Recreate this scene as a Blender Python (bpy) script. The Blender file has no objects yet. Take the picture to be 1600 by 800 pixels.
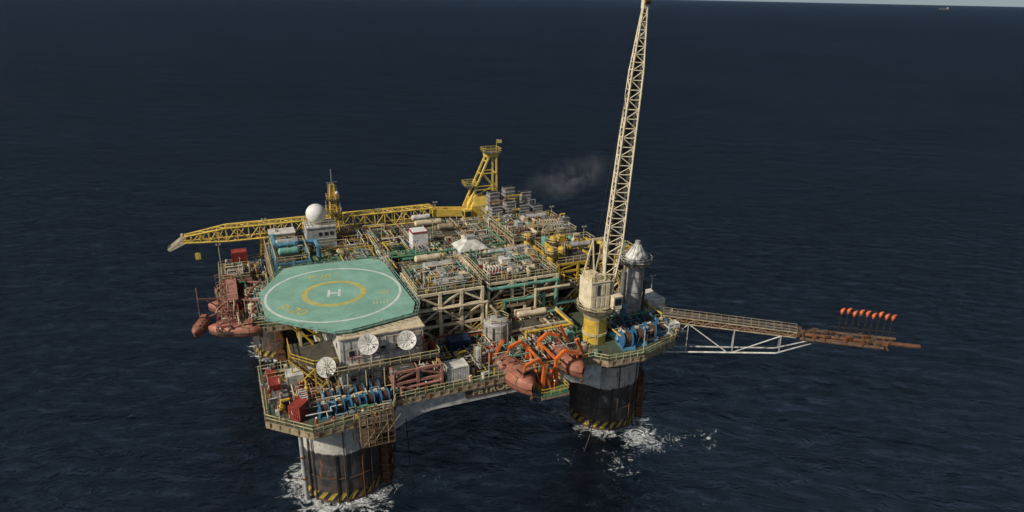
import bpy, math, random
from mathutils import Vector, Matrix
rng=random.Random(11)
SC=bpy.context.scene
COL=SC.collection
# ------------------------------------------------------------------ materials
def _mat(name):
    m=bpy.data.materials.new(name);m.use_nodes=True
    nt=m.node_tree;nt.nodes.clear()
    o=nt.nodes.new('ShaderNodeOutputMaterial');b=nt.nodes.new('ShaderNodeBsdfPrincipled')
    nt.links.new(b.outputs[0],o.inputs[0])
    return m,nt,b
def N(nt,t,**k):
    n=nt.nodes.new(t)
    for a,v in k.items(): setattr(n,a,v)
    return n
def math_(nt,op,a,b=None,clamp=False):
    n=N(nt,'ShaderNodeMath',operation=op,use_clamp=clamp)
    for i,x in enumerate((a,b)):
        if x is None: continue
        if isinstance(x,(int,float)): n.inputs[i].default_value=x
        else: nt.links.new(x,n.inputs[i])
    return n.outputs[0]
def noise(nt,vec,scale,detail=4,rough=.55,dist=0):
    n=N(nt,'ShaderNodeTexNoise');n.inputs['Scale'].default_value=scale;n.inputs['Detail'].default_value=detail
    n.inputs['Roughness'].default_value=rough;n.inputs['Distortion'].default_value=dist
    nt.links.new(vec,n.inputs['Vector']);return n.outputs[0]
def maprange(nt,v,a,b,c,d,smooth=True):
    n=N(nt,'ShaderNodeMapRange');n.clamp=True
    if smooth:n.interpolation_type='SMOOTHSTEP'
    for i,x in enumerate((a,b,c,d)): n.inputs[i+1].default_value=x
    nt.links.new(v,n.inputs[0]);return n.outputs[0]
def mixc(nt,fac,a,b):
    n=N(nt,'ShaderNodeMix',data_type='RGBA')
    if isinstance(fac,(int,float)):n.inputs[0].default_value=fac
    else: nt.links.new(fac,n.inputs[0])
    for i,x in ((6,a),(7,b)):
        if isinstance(x,(tuple,list)): n.inputs[i].default_value=(*x[:3],1)
        else: nt.links.new(x,n.inputs[i])
    return n.outputs[2]
def scaled(nt,vec,s):
    n=N(nt,'ShaderNodeVectorMath',operation='MULTIPLY');nt.links.new(vec,n.inputs[0]);n.inputs[1].default_value=s
    return n.outputs[0]
def paint(name,col,rust=.3,rough=.55,metal=0.,rustcol=(.16,.06,.025),dirt=.45):
    m,nt,b=_mat(name)
    g=N(nt,'ShaderNodeNewGeometry').outputs['Position']
    n1=noise(nt,g,.9,6,.65);n2=noise(nt,scaled(nt,g,(1.6,1.6,.35)),1.1,7,.7);n3=noise(nt,g,4.0,3,.6)
    dk=tuple(c*(1-dirt)*.9 for c in col)
    c=mixc(nt,maprange(nt,n1,.35,.68,0,1),col,dk)
    c=mixc(nt,maprange(nt,n3,.5,.75,0,.45),c,tuple(x*.55+.01 for x in col))
    th=.72-.3*rust
    r=maprange(nt,n2,th,th+.09,0,1)
    c=mixc(nt,r,c,rustcol)
    nt.links.new(c,b.inputs['Base Color'])
    nt.links.new(maprange(nt,n1,.3,.7,rough-.12,min(.95,rough+.2)),b.inputs['Roughness'])
    b.inputs['Metallic'].default_value=metal
    return m
M={}
def P(k,*a,**kw): M[k]=paint(k+'_paint',*a,**kw)
P('cream',(.68,.57,.38),rust=.27,dirt=.35)
P('boomcream',(.76,.66,.46),rust=.14,dirt=.25)
P('framecream',(.78,.67,.46),rust=.16,dirt=.28)
P('white',(.68,.66,.6),rust=.25)
P('cleanwhite',(.77,.76,.72),rust=.02,dirt=.12)
P('grey',(.2,.2,.19),rust=.4)
P('lgrey',(.42,.42,.4),rust=.28)
P('dgrey',(.07,.07,.068),rust=.3)
P('black',(.015,.015,.015),rust=.25)
P('yellow',(.66,.44,.06),rust=.25,dirt=.35)
P('craneyellow',(.76,.54,.1),rust=.1,dirt=.28)
P('paleyellow',(.62,.54,.3),rust=.32)
P('green',(.09,.25,.14),rust=.25)
P('dkgreen',(.02,.07,.04),rust=.2)
P('teal',(.16,.38,.3),rust=.22)
P('blue',(.04,.15,.29),rust=.33)
P('lblue',(.1,.28,.4),rust=.27)
P('navy',(.012,.035,.09),rust=.2)
P('orange',(.76,.16,.03),rust=.2,dirt=.35)
P('boat',(.38,.14,.085),rust=.32,dirt=.4,rustcol=(.3,.19,.14))
P('red',(.36,.05,.035),rust=.28)
P('pink',(.42,.2,.15),rust=.38)
P('rust',(.17,.07,.03),rust=.5,rustcol=(.07,.035,.02))
P('brown',(.12,.075,.045),rust=.4,rustcol=(.05,.03,.02))
P('tan',(.38,.3,.19),rust=.42)
P('deckgreen',(.085,.115,.07),rust=.72,rustcol=(.07,.055,.038))
P('laydown',(.13,.19,.08),rust=.4,rustcol=(.1,.08,.05))
P('deckbrown',(.12,.1,.065),rust=.5)
P('grating',(.1,.09,.07),rust=.45)
P('window',(.02,.03,.04),rust=0,rough=.2)
P('skin',(.3,.17,.11),rust=0)
def heli_mat():
    m,nt,b=_mat('helideck_paint')
    g=N(nt,'ShaderNodeNewGeometry').outputs['Position']
    n1=noise(nt,g,.25,6,.6);n2=noise(nt,g,1.6,7,.75);n3=noise(nt,scaled(nt,g,(.4,3,1)),1,4,.6);n4=noise(nt,g,.5,5,.7,1.5)
    c=mixc(nt,maprange(nt,n1,.35,.65,0,1),(.23,.43,.33),(.17,.34,.26))
    c=mixc(nt,maprange(nt,n2,.48,.72,0,.6),c,(.16,.25,.19))
    c=mixc(nt,maprange(nt,n3,.52,.75,0,.4),c,(.33,.45,.37))
    c=mixc(nt,maprange(nt,n4,.58,.7,0,.5),c,(.14,.22,.165))
    nt.links.new(c,b.inputs['Base Color']);b.inputs['Roughness'].default_value=.8
    return m
M['heli']=heli_mat()
P('heliwhite',(.66,.72,.64),rust=.1,dirt=.2,rustcol=(.25,.38,.3))
P('heliyellow',(.52,.48,.15),rust=.12,dirt=.22,rustcol=(.25,.36,.26))
P('helifaint',(.38,.5,.34),rust=.3,dirt=.2,rustcol=(.22,.37,.29))
def column_mat():
    m,nt,b=_mat('column_paint')
    g=N(nt,'ShaderNodeNewGeometry').outputs['Position']
    sx=N(nt,'ShaderNodeSeparateXYZ');nt.links.new(g,sx.inputs[0]);z=sx.outputs[2]
    n1=noise(nt,g,.5,6,.65);n2=noise(nt,scaled(nt,g,(1,1,.16)),.9,8,.76,.4);n3=noise(nt,g,1.7,6,.7);n4=noise(nt,scaled(nt,g,(1,1,.1)),2.2,6,.7,.5)
    zz=math_(nt,'ADD',z,math_(nt,'MULTIPLY',n1,1.8))
    up=mixc(nt,maprange(nt,n3,.4,.68,0,.8),(.54,.52,.47),(.3,.28,.23))
    lo=mixc(nt,maprange(nt,n1,.4,.65,0,1),(.026,.026,.026),(.08,.075,.068))
    c=mixc(nt,maprange(nt,zz,9.7,10.05,0,1),lo,up)
    c=mixc(nt,maprange(nt,n4,.57,.72,0,.65),c,(.05,.042,.035))
    c=mixc(nt,maprange(nt,n2,.54,.64,0,.9),c,(.2,.085,.038))
    c=mixc(nt,maprange(nt,n2,.36,.29,0,.65),c,(.2,.18,.15))
    wet=maprange(nt,z,.2,4.2,1,0)
    c=mixc(nt,math_(nt,'MULTIPLY',wet,maprange(nt,n3,.42,.6,0,1)),c,(.14,.055,.022))
    nt.links.new(c,b.inputs['Base Color']);b.inputs['Roughness'].default_value=.6
    return m
M['column']=column_mat()
P('bandyellow',(.45,.32,.05),rust=.6,rustcol=(.12,.06,.03))
PIPEM=['cream','lgrey','tan','rust','green','yellow','white','pink','teal','grey','brown','paleyellow','dgrey','red','lblue']
PIPEW=[12,8,7,6,5,6,10,3,4,6,6,6,4,2,1]
# ------------------------------------------------------------------ mesh builder
class MB:
    def __init__(s,mats): s.v=[];s.f=[];s.m=[];s.s=[];s.mats=list(mats)
    def mi(s,k):
        if isinstance(k,int): return k
        if k not in s.mats: s.mats.append(k)
        return s.mats.index(k)
    def add(s,vs,fs,m=0,sm=False):
        o=len(s.v);m=s.mi(m);s.v+=[tuple(p) for p in vs]
        for f in fs: s.f.append([i+o for i in f]);s.m.append(m);s.s.append(sm)
    def box(s,x0,x1,y0,y1,z0,z1,m=0):
        s.add([(x0,y0,z0),(x1,y0,z0),(x1,y1,z0),(x0,y1,z0),(x0,y0,z1),(x1,y0,z1),(x1,y1,z1),(x0,y1,z1)],
          [(3,2,1,0),(4,5,6,7),(0,1,5,4),(1,2,6,5),(2,3,7,6),(3,0,4,7)],m)
    def cb(s,c,sz,m=0,rot=0):
        o=len(s.v);x,y,z=c;a,b,d=sz[0]/2,sz[1]/2,sz[2]/2
        s.box(-a,a,-b,b,-d,d,m)
        ca,sa=math.cos(rot),math.sin(rot)
        for i in range(o,len(s.v)):
            p=s.v[i];s.v[i]=(x+p[0]*ca-p[1]*sa,y+p[0]*sa+p[1]*ca,z+p[2])
    def beam(s,a,b,w,h=None,m=0):
        h=h or w;a=Vector(a);b=Vector(b);d=b-a
        if d.length<1e-4:return
        d.normalize();up=Vector((0,0,1)) if abs(d.z)<.95 else Vector((0,1,0))
        r=d.cross(up).normalized()*(w/2);u=r.cross(d).normalized()*(h/2)
        s.add([a-r-u,a+r-u,a+r+u,a-r+u,b-r-u,b+r-u,b+r+u,b-r+u],[(0,1,2,3),(7,6,5,4),(1,0,4,5),(2,1,5,6),(3,2,6,7),(0,3,7,4)],m)
    def tube(s,a,b,r,r2=None,n=8,m=0,cap=True):
        r2=r if r2 is None else r2;a=Vector(a);b=Vector(b);d=b-a
        if d.length<1e-4:return
        d.normalize();up=Vector((0,0,1)) if abs(d.z)<.95 else Vector((0,1,0))
        x=d.cross(up).normalized();y=d.cross(x)
        vs=[];
        for q,rr in((a,r),(b,r2)):
            for i in range(n):
                t=2*math.pi*i/n;vs.append(q+(x*math.cos(t)+y*math.sin(t))*rr)
        s.add(vs,[(i,(i+1)%n,n+(i+1)%n,n+i) for i in range(n)],m,True)
        if cap:
            s.add(vs[:n],[tuple(range(n))[::-1]],m);s.add(vs[n:],[tuple(range(n))],m)
    def path(s,pts,r,n=6,m=0):
        for i in range(len(pts)-1):
            a=Vector(pts[i]);b=Vector(pts[i+1]);d=(b-a)
            if d.length<1e-3: continue
            d.normalize();e=r*.95
            s.tube(a-d*e if i else a,b+d*e if i<len(pts)-2 else b,r,n=n,m=m)
    def prism(s,pts,z0,z1,m=0,mt=None):
        n=len(pts)
        vs=[(p[0],p[1],z0) for p in pts]+[(p[0],p[1],z1) for p in pts]
        s.add(vs,[tuple(range(n))[::-1]]+[(i,(i+1)%n,n+(i+1)%n,n+i) for i in range(n)],m)
        s.add(vs[n:],[tuple(range(n))],m if mt is None else mt)
    def ell(s,c,rx,ry,rz,n=16,k=8,m=0,lo=-90,hi=90):
        vs=[];fs=[]
        for j in range(k+1):
            t=math.radians(lo+(hi-lo)*j/k)
            for i in range(n):
                a=2*math.pi*i/n;vs.append((c[0]+rx*math.cos(t)*math.cos(a),c[1]+ry*math.cos(t)*math.sin(a),c[2]+rz*math.sin(t)))
        for j in range(k):
            for i in range(n): fs.append((j*n+i,j*n+(i+1)%n,(j+1)*n+(i+1)%n,(j+1)*n+i))
        s.add(vs,fs,m,True)
    def ring(s,c,r0,r1,z,n=64,m=0):
        vs=[];fs=[]
        for i in range(n):
            a=2*math.pi*i/n
            for r,zz in((r0,z),(r1,z)): vs.append((c[0]+r*math.cos(a),c[1]+r*math.sin(a),zz))
        for i in range(n):
            j=(i+1)%n;fs.append((2*i,2*i+1,2*j+1,2*j))
        s.add(vs,fs,m)
    def rail(s,pts,closed=False,m=0,h=1.15,step=1.6,r=.045):
        P_=list(pts)+([pts[0]] if closed else [])
        for i in range(len(P_)-1):
            a=Vector(P_[i]);b=Vector(P_[i+1]);L=(b-a).length
            if L<.05: continue
            k=max(1,round(L/step))
            for q in(h,h*.52): s.beam(a+Vector((0,0,q)),b+Vector((0,0,q)),r*2,m=m)
            for j in range(k+1):
                p=a.lerp(b,j/k);s.beam(p,p+Vector((0,0,h)),r*1.8,m=m)
    def lattice(s,p0,p1,w0,w1,nseg,rc,rb,m=0,h0=None,h1=None,up=(0,0,1),mb=None):
        h0=h0 or w0;h1=h1 or w1;mb=m if mb is None else mb
        p0=Vector(p0);p1=Vector(p1);d=(p1-p0).normalized();x=d.cross(Vector(up)).normalized();y=x.cross(d).normalized()
        cs=[]
        for i in range(nseg+1):
            t=i/nseg;c=p0.lerp(p1,t);w=(w0+(w1-w0)*t)/2;h=(h0+(h1-h0)*t)/2
            cs.append([c-x*w-y*h,c+x*w-y*h,c+x*w+y*h,c-x*w+y*h])
        for i in range(nseg):
            for k in range(4):
                s.tube(cs[i][k],cs[i+1][k],rc,n=6,m=m,cap=False)
                a,b=(k,(k+1)%4) if i%2 else ((k+1)%4,k)
                s.tube(cs[i][a],cs[i+1][b],rb,n=5,m=mb,cap=False)
                s.tube(cs[i][k],cs[i][(k+1)%4],rb,n=5,m=mb,cap=False)
        for k in range(4): s.tube(cs[-1][k],cs[-1][(k+1)%4],rb,n=5,m=mb)
        return cs
    def pipes(s,x0,x1,y0,y1,z0,z1,n,r0=.06,r1=.22,rg=None,kinds=None,wts=None,maxl=99):
        rg=rg or rng;kinds=kinds or PIPEM;wts=wts or (PIPEW if kinds is PIPEM else [1]*len(kinds))
        lo=(x0,y0,z0);hi=(x1,y1,z1)
        for _ in range(n):
            p=[rg.uniform(lo[i],hi[i]) for i in range(3)];pts=[tuple(p)]
            ax=rg.choice((0,1,0,1,2))
            for k in range(rg.randint(2,5)):
                q=list(pts[-1]);v=rg.uniform(lo[ax],hi[ax]);q[ax]=max(q[ax]-maxl,min(q[ax]+maxl,v));pts.append(tuple(q));ax=(ax+rg.choice((1,2)))%3
            rr=rg.uniform(r0,r1)*(.6 if rg.random()<.5 else 1)
            s.path(pts,rr,6,rg.choices(kinds,wts)[0])
    def bits(s,x0,x1,y0,y1,z,n,hm=1.6,rg=None,kinds=None):
        # small fittings: boxes, bottles, valves, posts and short ladders standing on a deck
        rg=rg or rng
        for _ in range(n):
            x=rg.uniform(x0,x1);y=rg.uniform(y0,y1);m=rg.choice(kinds) if kinds else rg.choices(PIPEM,PIPEW)[0];t=rg.random()
            if t<.45:
                h=rg.uniform(.25,hm*.7);s.cb((x,y,z+h/2),(rg.uniform(.2,.95),rg.uniform(.2,.8),h),m,rg.choice((0,0,.3,1.57)))
            elif t<.65:
                h=rg.uniform(.4,hm);s.tube((x,y,z),(x,y,z+h),rg.uniform(.1,.32),n=8,m=m)
            elif t<.8:
                h=rg.uniform(hm*.7,hm*1.9);s.tube((x,y,z),(x,y,z+h),rg.uniform(.04,.09),n=5,m=m)
                s.tube((x,y,z+h*.9),(x+rg.uniform(-1.4,1.4),y,z+h*.9),.06,n=5,m=m)
            elif t<.92:
                a=rg.choice((0,1));L=rg.uniform(.8,2.2);q=(x+L,y,z) if a else (x,y+L,z);s.rail([(x,y,z),q],m='paleyellow',h=1.0,step=1,r=.035)
            else:
                r=rg.uniform(.2,.4);a=rg.choice((0,1));L=rg.uniform(.6,1.5);zz=z+r+rg.uniform(.1,.6);s.tube((x,y,zz),(x+L*a,y+L*(1-a),zz),r,n=10,m=m)
    def mesh(s,name):
        me=bpy.data.meshes.new(name);me.from_pydata(s.v,[],s.f)
        for k in s.mats: me.materials.append(M[k])
        me.polygons.foreach_set('material_index',s.m);me.polygons.foreach_set('use_smooth',s.s);me.update()
        return me
def part(name,mb,parent,label=None):
    o=bpy.data.objects.new(name,mb.mesh(name) if isinstance(mb,MB) else mb);COL.objects.link(o);o.parent=parent
    if label:o['label']=label
    return o
def thing(name,label,cat,loc=(0,0,0),rot=0,group=None):
    o=bpy.data.objects.new(name,None);COL.objects.link(o);o.location=loc;o.rotation_euler[2]=rot;o.empty_display_size=.5
    o['label']=label;o['category']=cat
    if group:o['group']=group
    return o
def solo(name,mb,label,cat,loc=(0,0,0),rot=0,group=None):
    o=bpy.data.objects.new(name,mb.mesh(name));COL.objects.link(o);o.location=loc;o.rotation_euler[2]=rot
    o['label']=label;o['category']=cat
    if group:o['group']=group
    return o
def clone(src,loc,rot=0,label=None):
    o=src.copy();COL.objects.link(o);o.location=loc;o.rotation_euler[2]=rot
    if label:o['label']=label
    def rec(a,b):
        for c in a.children:
            d=c.copy();COL.objects.link(d);d.parent=b;rec(c,d)
    rec(src,o);return o
def text_into(mb,body,size,mat4,m,ext=.01):
    c=bpy.data.curves.new('txt','FONT');c.body=body;c.size=size;c.extrude=ext;c.align_x='CENTER';c.align_y='CENTER';c.offset=size*.016
    o=bpy.data.objects.new('txt',c);COL.objects.link(o);bpy.context.view_layer.update()
    me=bpy.data.meshes.new_from_object(o.evaluated_get(bpy.context.evaluated_depsgraph_get()))
    mb.add([mat4@v.co for v in me.vertices],[tuple(p.vertices) for p in me.polygons],m)
    bpy.data.objects.remove(o);bpy.data.meshes.remove(me);bpy.data.curves.remove(c)
# ------------------------------------------------------------------ camera
f=1067;p=math.radians(20.9);th=math.radians(23.5)
Fh=Vector((math.sin(th),math.cos(th),0));Rv=Vector((math.cos(th),-math.sin(th),0));Z=Vector((0,0,1))
Fw=Fh*math.cos(p)-Z*math.sin(p);U=Fh*math.sin(p)+Z*math.cos(p)
cx=(Rv+.02*U).normalized();cy=(U-.02*Rv).normalized();cz=cx.cross(cy)
cam=bpy.data.cameras.new('camera');cam.sensor_width=36;cam.lens=f/1600*36;cam.clip_end=90000;cam.clip_start=.5
co=bpy.data.objects.new('camera',cam);COL.objects.link(co)
mt=Matrix((cx,cy,cz)).transposed().to_4x4();mt.translation=Vector((-12.3,-95.7,75));co.matrix_world=mt
SC.camera=co
# ------------------------------------------------------------------ light
sun_dir=(-Rv*.66-Fh*.52).normalized()
el=math.radians(37)
tosun=sun_dir*math.cos(el)+Z*math.sin(el)
w=bpy.data.worlds.new('World');SC.world=w;w.use_nodes=True
nt=w.node_tree;bg=nt.nodes['Background'];sk=nt.nodes.new('ShaderNodeTexSky');sk.sky_type='NISHITA';sk.sun_disc=False
sk.sun_elevation=el;sk.sun_rotation=math.atan2(tosun.x,tosun.y);sk.altitude=50;sk.air_density=1;sk.dust_density=1.2;sk.ozone_density=1.6
tc=nt.nodes.new('ShaderNodeTexCoord');sp=nt.nodes.new('ShaderNodeSeparateXYZ');cbn=nt.nodes.new('ShaderNodeCombineXYZ')
nt.links.new(tc.outputs['Generated'],sp.inputs[0]);nt.links.new(sp.outputs[0],cbn.inputs[0]);nt.links.new(sp.outputs[1],cbn.inputs[1])
nt.links.new(math_(nt,'MAXIMUM',sp.outputs[2],.09),cbn.inputs[2]);nt.links.new(cbn.outputs[0],sk.inputs[0])
hs=nt.nodes.new('ShaderNodeHueSaturation');hs.inputs['Saturation'].default_value=.7;nt.links.new(sk.outputs[0],hs.inputs['Color'])
nt.links.new(hs.outputs[0],bg.inputs[0]);bg.inputs[1].default_value=.055
sl=bpy.data.lights.new('sun','SUN');sl.energy=4.1;sl.angle=math.radians(1.5);sl.color=(1,.92,.8)
so=bpy.data.objects.new('sun',sl);COL.objects.link(so);so.rotation_euler=(-tosun).to_track_quat('-Z','Y').to_euler()
SC.view_settings.view_transform='Standard';SC.view_settings.look='None';SC.view_settings.exposure=0
# ------------------------------------------------------------------ sea
def sea():
    m,nt,b=_mat('sea_water')
    g=N(nt,'ShaderNodeNewGeometry').outputs['Position']
    rt=N(nt,'ShaderNodeVectorRotate',rotation_type='Z_AXIS');rt.inputs['Angle'].default_value=math.radians(28);nt.links.new(g,rt.inputs['Vector']);q=rt.outputs[0]
    sw=noise(nt,scaled(nt,q,(.4,1,1)),.03,3,.6)
    w1=noise(nt,scaled(nt,q,(.45,1,1)),.12,5,.64,.5)
    w2=noise(nt,scaled(nt,q,(.55,1,1)),.36,6,.68,.8)
    w3=noise(nt,q,1.4,5,.68,.5)
    gust=maprange(nt,noise(nt,scaled(nt,q,(.5,1,1)),.006,4,.6),.35,.65,.75,1.35)
    h=math_(nt,'ADD',math_(nt,'MULTIPLY',sw,14.0),math_(nt,'MULTIPLY',w1,8.0))
    h2=math_(nt,'ADD',math_(nt,'MULTIPLY',w2,3.6),math_(nt,'MULTIPLY',w3,.6))
    h=math_(nt,'ADD',h,math_(nt,'MULTIPLY',h2,gust))
    bp=N(nt,'ShaderNodeBump');bp.inputs['Strength'].default_value=1;bp.inputs['Distance'].default_value=1;nt.links.new(h,bp.inputs['Height'])
    spots=[((0,0,0),6.4,14,.33),((2,-8,0),1,10,.27),((-5,-5,0),1,9,.24),((49.2,.8,0),6,13,.32),((52,-9,0),2,9,.29),((57,-11,0),0,9,.24),((46,9.5,0),.5,6,.42),((42,3,0),1,6,.25),((-4.5,50.3,0),6.5,11,.28),((46,52,0),6.5,11,.26),((63,-14,0),0,9,.2),((44,-14,0),0,12,.2),((36,-9,0),0,9,.18),((14,-6,0),0,9,.15),((-10,-3,0),0,10,.16),((-12,40,0),0,8,.17)]
    acc=None
    for c,r0,r1,s_ in spots:
        d=N(nt,'ShaderNodeVectorMath',operation='DISTANCE');nt.links.new(g,d.inputs[0]);d.inputs[1].default_value=c
        v=maprange(nt,d.outputs['Value'],r0,r1,s_,0)
        acc=v if acc is None else math_(nt,'MAXIMUM',acc,v)
    fn=noise(nt,g,.42,9,.76,1.8);fn2=noise(nt,g,.13,3,.5)
    caps=maprange(nt,noise(nt,scaled(nt,q,(.5,1.4,1)),.07,2,.5),.68,.8,0,.13)
    tot=math_(nt,'ADD',math_(nt,'ADD',fn,math_(nt,'MAXIMUM',acc,caps)),math_(nt,'MULTIPLY',math_(nt,'SUBTRACT',fn2,.5),.22))
    foam=maprange(nt,tot,.73,.85,0,1)
    pat=noise(nt,g,.012,3,.5)
    c=mixc(nt,maprange(nt,pat,.35,.65,0,1),(.0012,.0026,.0058),(.0018,.004,.0085))
    c=mixc(nt,math_(nt,'MULTIPLY',maprange(nt,acc,.05,.3,0,1),.6),c,(.008,.022,.028))
    c=mixc(nt,foam,c,(.72,.75,.76))
    nt.nodes.remove(b);o=[n for n in nt.nodes if n.type=='OUTPUT_MATERIAL'][0]
    df=N(nt,'ShaderNodeBsdfDiffuse');nt.links.new(c,df.inputs[0]);nt.links.new(bp.outputs[0],df.inputs['Normal'])
    gl=N(nt,'ShaderNodeBsdfGlossy');gl.inputs['Color'].default_value=(.5,.63,.88,1);gl.inputs['Roughness'].default_value=.09;nt.links.new(bp.outputs[0],gl.inputs['Normal'])
    fr=N(nt,'ShaderNodeFresnel');fr.inputs['IOR'].default_value=1.33;nt.links.new(bp.outputs[0],fr.inputs['Normal'])
    fac=math_(nt,'MULTIPLY',math_(nt,'MULTIPLY',math_(nt,'POWER',fr.outputs[0],1.25),.86),math_(nt,'SUBTRACT',1.0,foam),True)
    mx=N(nt,'ShaderNodeMixShader');nt.links.new(fac,mx.inputs[0]);nt.links.new(df.outputs[0],mx.inputs[1]);nt.links.new(gl.outputs[0],mx.inputs[2]);nt.links.new(mx.outputs[0],o.inputs[0])
    M['sea']=m
    mb=MB(['sea']);n=96;R_=45000
    vs=[(R_*math.cos(2*math.pi*i/n),R_*math.sin(2*math.pi*i/n),0) for i in range(n)]
    mb.add(vs,[tuple(range(n))]);o=bpy.data.objects.new('sea',mb.mesh('sea'));COL.objects.link(o);o['kind']='structure';o['label']='dark navy wind rippled ocean with foam around the platform columns';o['category']='sea'
sea()
# ------------------------------------------------------------------ platform hull
plat=thing('oil_platform','large weathered semi-submersible oil platform standing on round columns in the sea','oil platform')
MD=[(-11.2,9),(-11.2,-5.5),(-5.3,-10.9),(6.3,-9.6),(7.5,-7),(23,-6.6),(42,-6.6),(44,-8.5),(51,-8.8),(59.5,-6),(64.5,3),(65.5,15),(62,24),(59.5,30),(59.5,60),(-9,62),(-16,60),(-16,47),(-13,45),(-13,26),(-.6,25),(-.6,9.6)]
cols=[((0,0),6.5),((49.2,.8),6.3),((-4.5,50.3),6.5),((47,52),6.3)]
for ci,((x,y),r) in enumerate(cols):
    e=bpy.data.objects.new('column',None);COL.objects.link(e);e.parent=plat;e.location=(x,y,0);e['label']='thick round support column, white above, black and rusty below'
    mb=MB(['column']);mb.tube((0,0,-6),(0,0,15.9),r,n=64)
    part('column_shell',mb,e)
    mb=MB(['bandyellow','black']);n=52
    rr=r+.06
    for i in range(n):
        a0=2*math.pi*i/n;a1=2*math.pi*(i+1)/n;sh=2*math.pi/n*1.3
        mb.add([(rr*math.cos(a0),rr*math.sin(a0),.5),(rr*math.cos(a1),rr*math.sin(a1),.5),(rr*math.cos(a1+sh),rr*math.sin(a1+sh),1.9),(rr*math.cos(a0+sh),rr*math.sin(a0+sh),1.9)],[(0,1,2,3)],i%2)
    part('hazard_band',mb,e,'faded yellow and black diagonal warning stripes above the waterline')
    for zz in(4.6,13.4):
        mb=MB(['brown'])
        for i in range(48):
            a0=2*math.pi*i/48;a1=2*math.pi*(i+1)/48;q=r+.1
            mb.beam((q*math.cos(a0),q*math.sin(a0),zz),(q*math.cos(a1),q*math.sin(a1),zz),.13,.14)
        part('stiffener_ring',mb,e)
    for k,(a,rad_,zt,mm) in enumerate([(219,.09,15.8,'dgrey'),(252,.1,9.0,'black'),(263,.1,15.8,'dgrey'),(287,.09,8.0,'rust'),(301,.1,15.8,'brown'),(324,.14,15.8,'rust')]):
        a=math.radians(a);q=r+.2
        mb=MB([mm]);mb.tube((q*math.cos(a),q*math.sin(a),-3),(q*math.cos(a),q*math.sin(a),zt),rad_,n=8)
        part('fender_pipe',mb,e)
    if ci==0:
        a=math.radians(208);q=r+1.0
        mb=MB(['lgrey','rust']);mb.tube((q*math.cos(a),q*math.sin(a),-3),(q*math.cos(a),q*math.sin(a),15.8),.34,n=12)
        for zz in(4,8,12): mb.tube((q*math.cos(a),q*math.sin(a),zz),(q*math.cos(a),q*math.sin(a),zz+.3),.42,n=12,m=1)
        part('riser_pipe',mb,e,'pale vertical riser pipe standing clear of the column')
    for aa in((-30,-6) if ci<2 else (-100,)):
        mb=MB(['rust','brown','tan'])
        a=math.radians(aa);ux,uy=math.cos(a),math.sin(a)
        q=r+.7
        for k in range(6):
            mb.cb((q*ux,q*uy,.6+k*1.6),(1.7-.1*k,1.9,.25),0,a)
        for s_ in(-.8,.8):
            mb.tube(((q+.5)*ux-s_*uy,(q+.5)*uy+s_*ux,-3),((q+.3)*ux-s_*uy,(q+.3)*uy+s_*ux,9.2),.2,n=8,m=1)
        mb.cb((q*ux,q*uy,3.5),(1.2,1.5,8),0,a);mb.tube(((q+1)*ux,(q+1)*uy,4.2),((q+1.3)*ux,(q+1.3)*uy,4.2),.7,n=14,m=1)
        part('chain_fairlead',mb,e,'rusty brown anchor chain guide bolted to the column')
mb=MB(['tan','deckgreen','deckbrown']);mb.prism(MD,16.2,17.0,0,1)
part('main_deck',mb,plat,'worn green and brown steel main deck')
def girder(xa,xb,y0,y1,flip=False):
    mb=MB(['white','cream'])
    prof=[]
    n=10
    for i in range(n+1):
        t=i/n;prof.append((xa+t*9,10.3+3.2*math.sin(t*math.pi/2)))
    for i in range(n+1):
        t=i/n;prof.append((xb-9+t*9,10.3+3.2*math.cos(t*math.pi/2)))
    prof+= [(xb,16.19),(xa,16.19)]
    N_=len(prof)
    if not flip:
        vs=[(a,y0,z) for a,z in prof]+[(a,y1,z) for a,z in prof]
    else: vs=[(y0,a,z) for a,z in prof]+[(y1,a,z) for a,z in prof]
    fs=[tuple(range(N_)),tuple(range(N_,2*N_))[::-1]]+[(i,N_+i,N_+(i+1)%N_,(i+1)%N_) for i in range(N_)]
    mb.add(vs,fs,0)
    return mb
part('hull_girder',girder(5.2,44,-6.35,4),plat,'long pale box girder with curved ends joining two columns')
part('hull_girder',girder(2,46,46,55),plat)
part('hull_girder',girder(5,45.5,-.5,4,True),plat)
part('hull_girder',girder(7,46.5,43,54,True),plat)
for i in range(14):
    mb=MB(['tan']);mb.box(-8+i*5,-7.7+i*5,26.5 if i<2 else -4,58,15.4,16.19,0)
    part('deck_beam',mb,plat)
mb=MB(['brown','paleyellow']);mb.box(18.9,31,-6.5,-6.36,14.3,15.9,0)
text_into(mb,'PETROBRAS',1.5,Matrix.Translation((25.0,-6.53,15.1))@Matrix.Rotation(math.pi/2,4,'X')@Matrix.Scale(1.25,4,(1,0,0)),'paleyellow',.02)
part('lettering',mb,plat,'dark plate with pale capital letters on the hull girder')
mb=MB(['tan','paleyellow','rust'])
for i in range(len(MD)):
    a=Vector((*MD[i],16.5));b=Vector((*MD[(i+1)%len(MD)],16.5));L=(b-a).length
    mb.beam(a-Z*.45,b-Z*.45,.22,.28,0)
    for k in range(int(L/1.5)):
        q=a.lerp(b,(k+.5)/max(1,int(L/1.5)));mb.cb((q.x,q.y,16.45),(.26,.26,.9),2 if k%3==0 else 0)
part('deck_edge',mb,plat)
mb=MB(['paleyellow','yellow'])
mb.rail([(x,y,17) for x,y in MD],True,0,step=1.5)
part('railing',mb,plat)
UD=[(14.6,9),(36,9),(44,13),(59,13),(59,59.5),(-6,60.5),(-6,30),(14.6,29.5)]
mb=MB(['tan','deckgreen']);mb.prism(UD,21.3,21.95,0,1)
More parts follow.
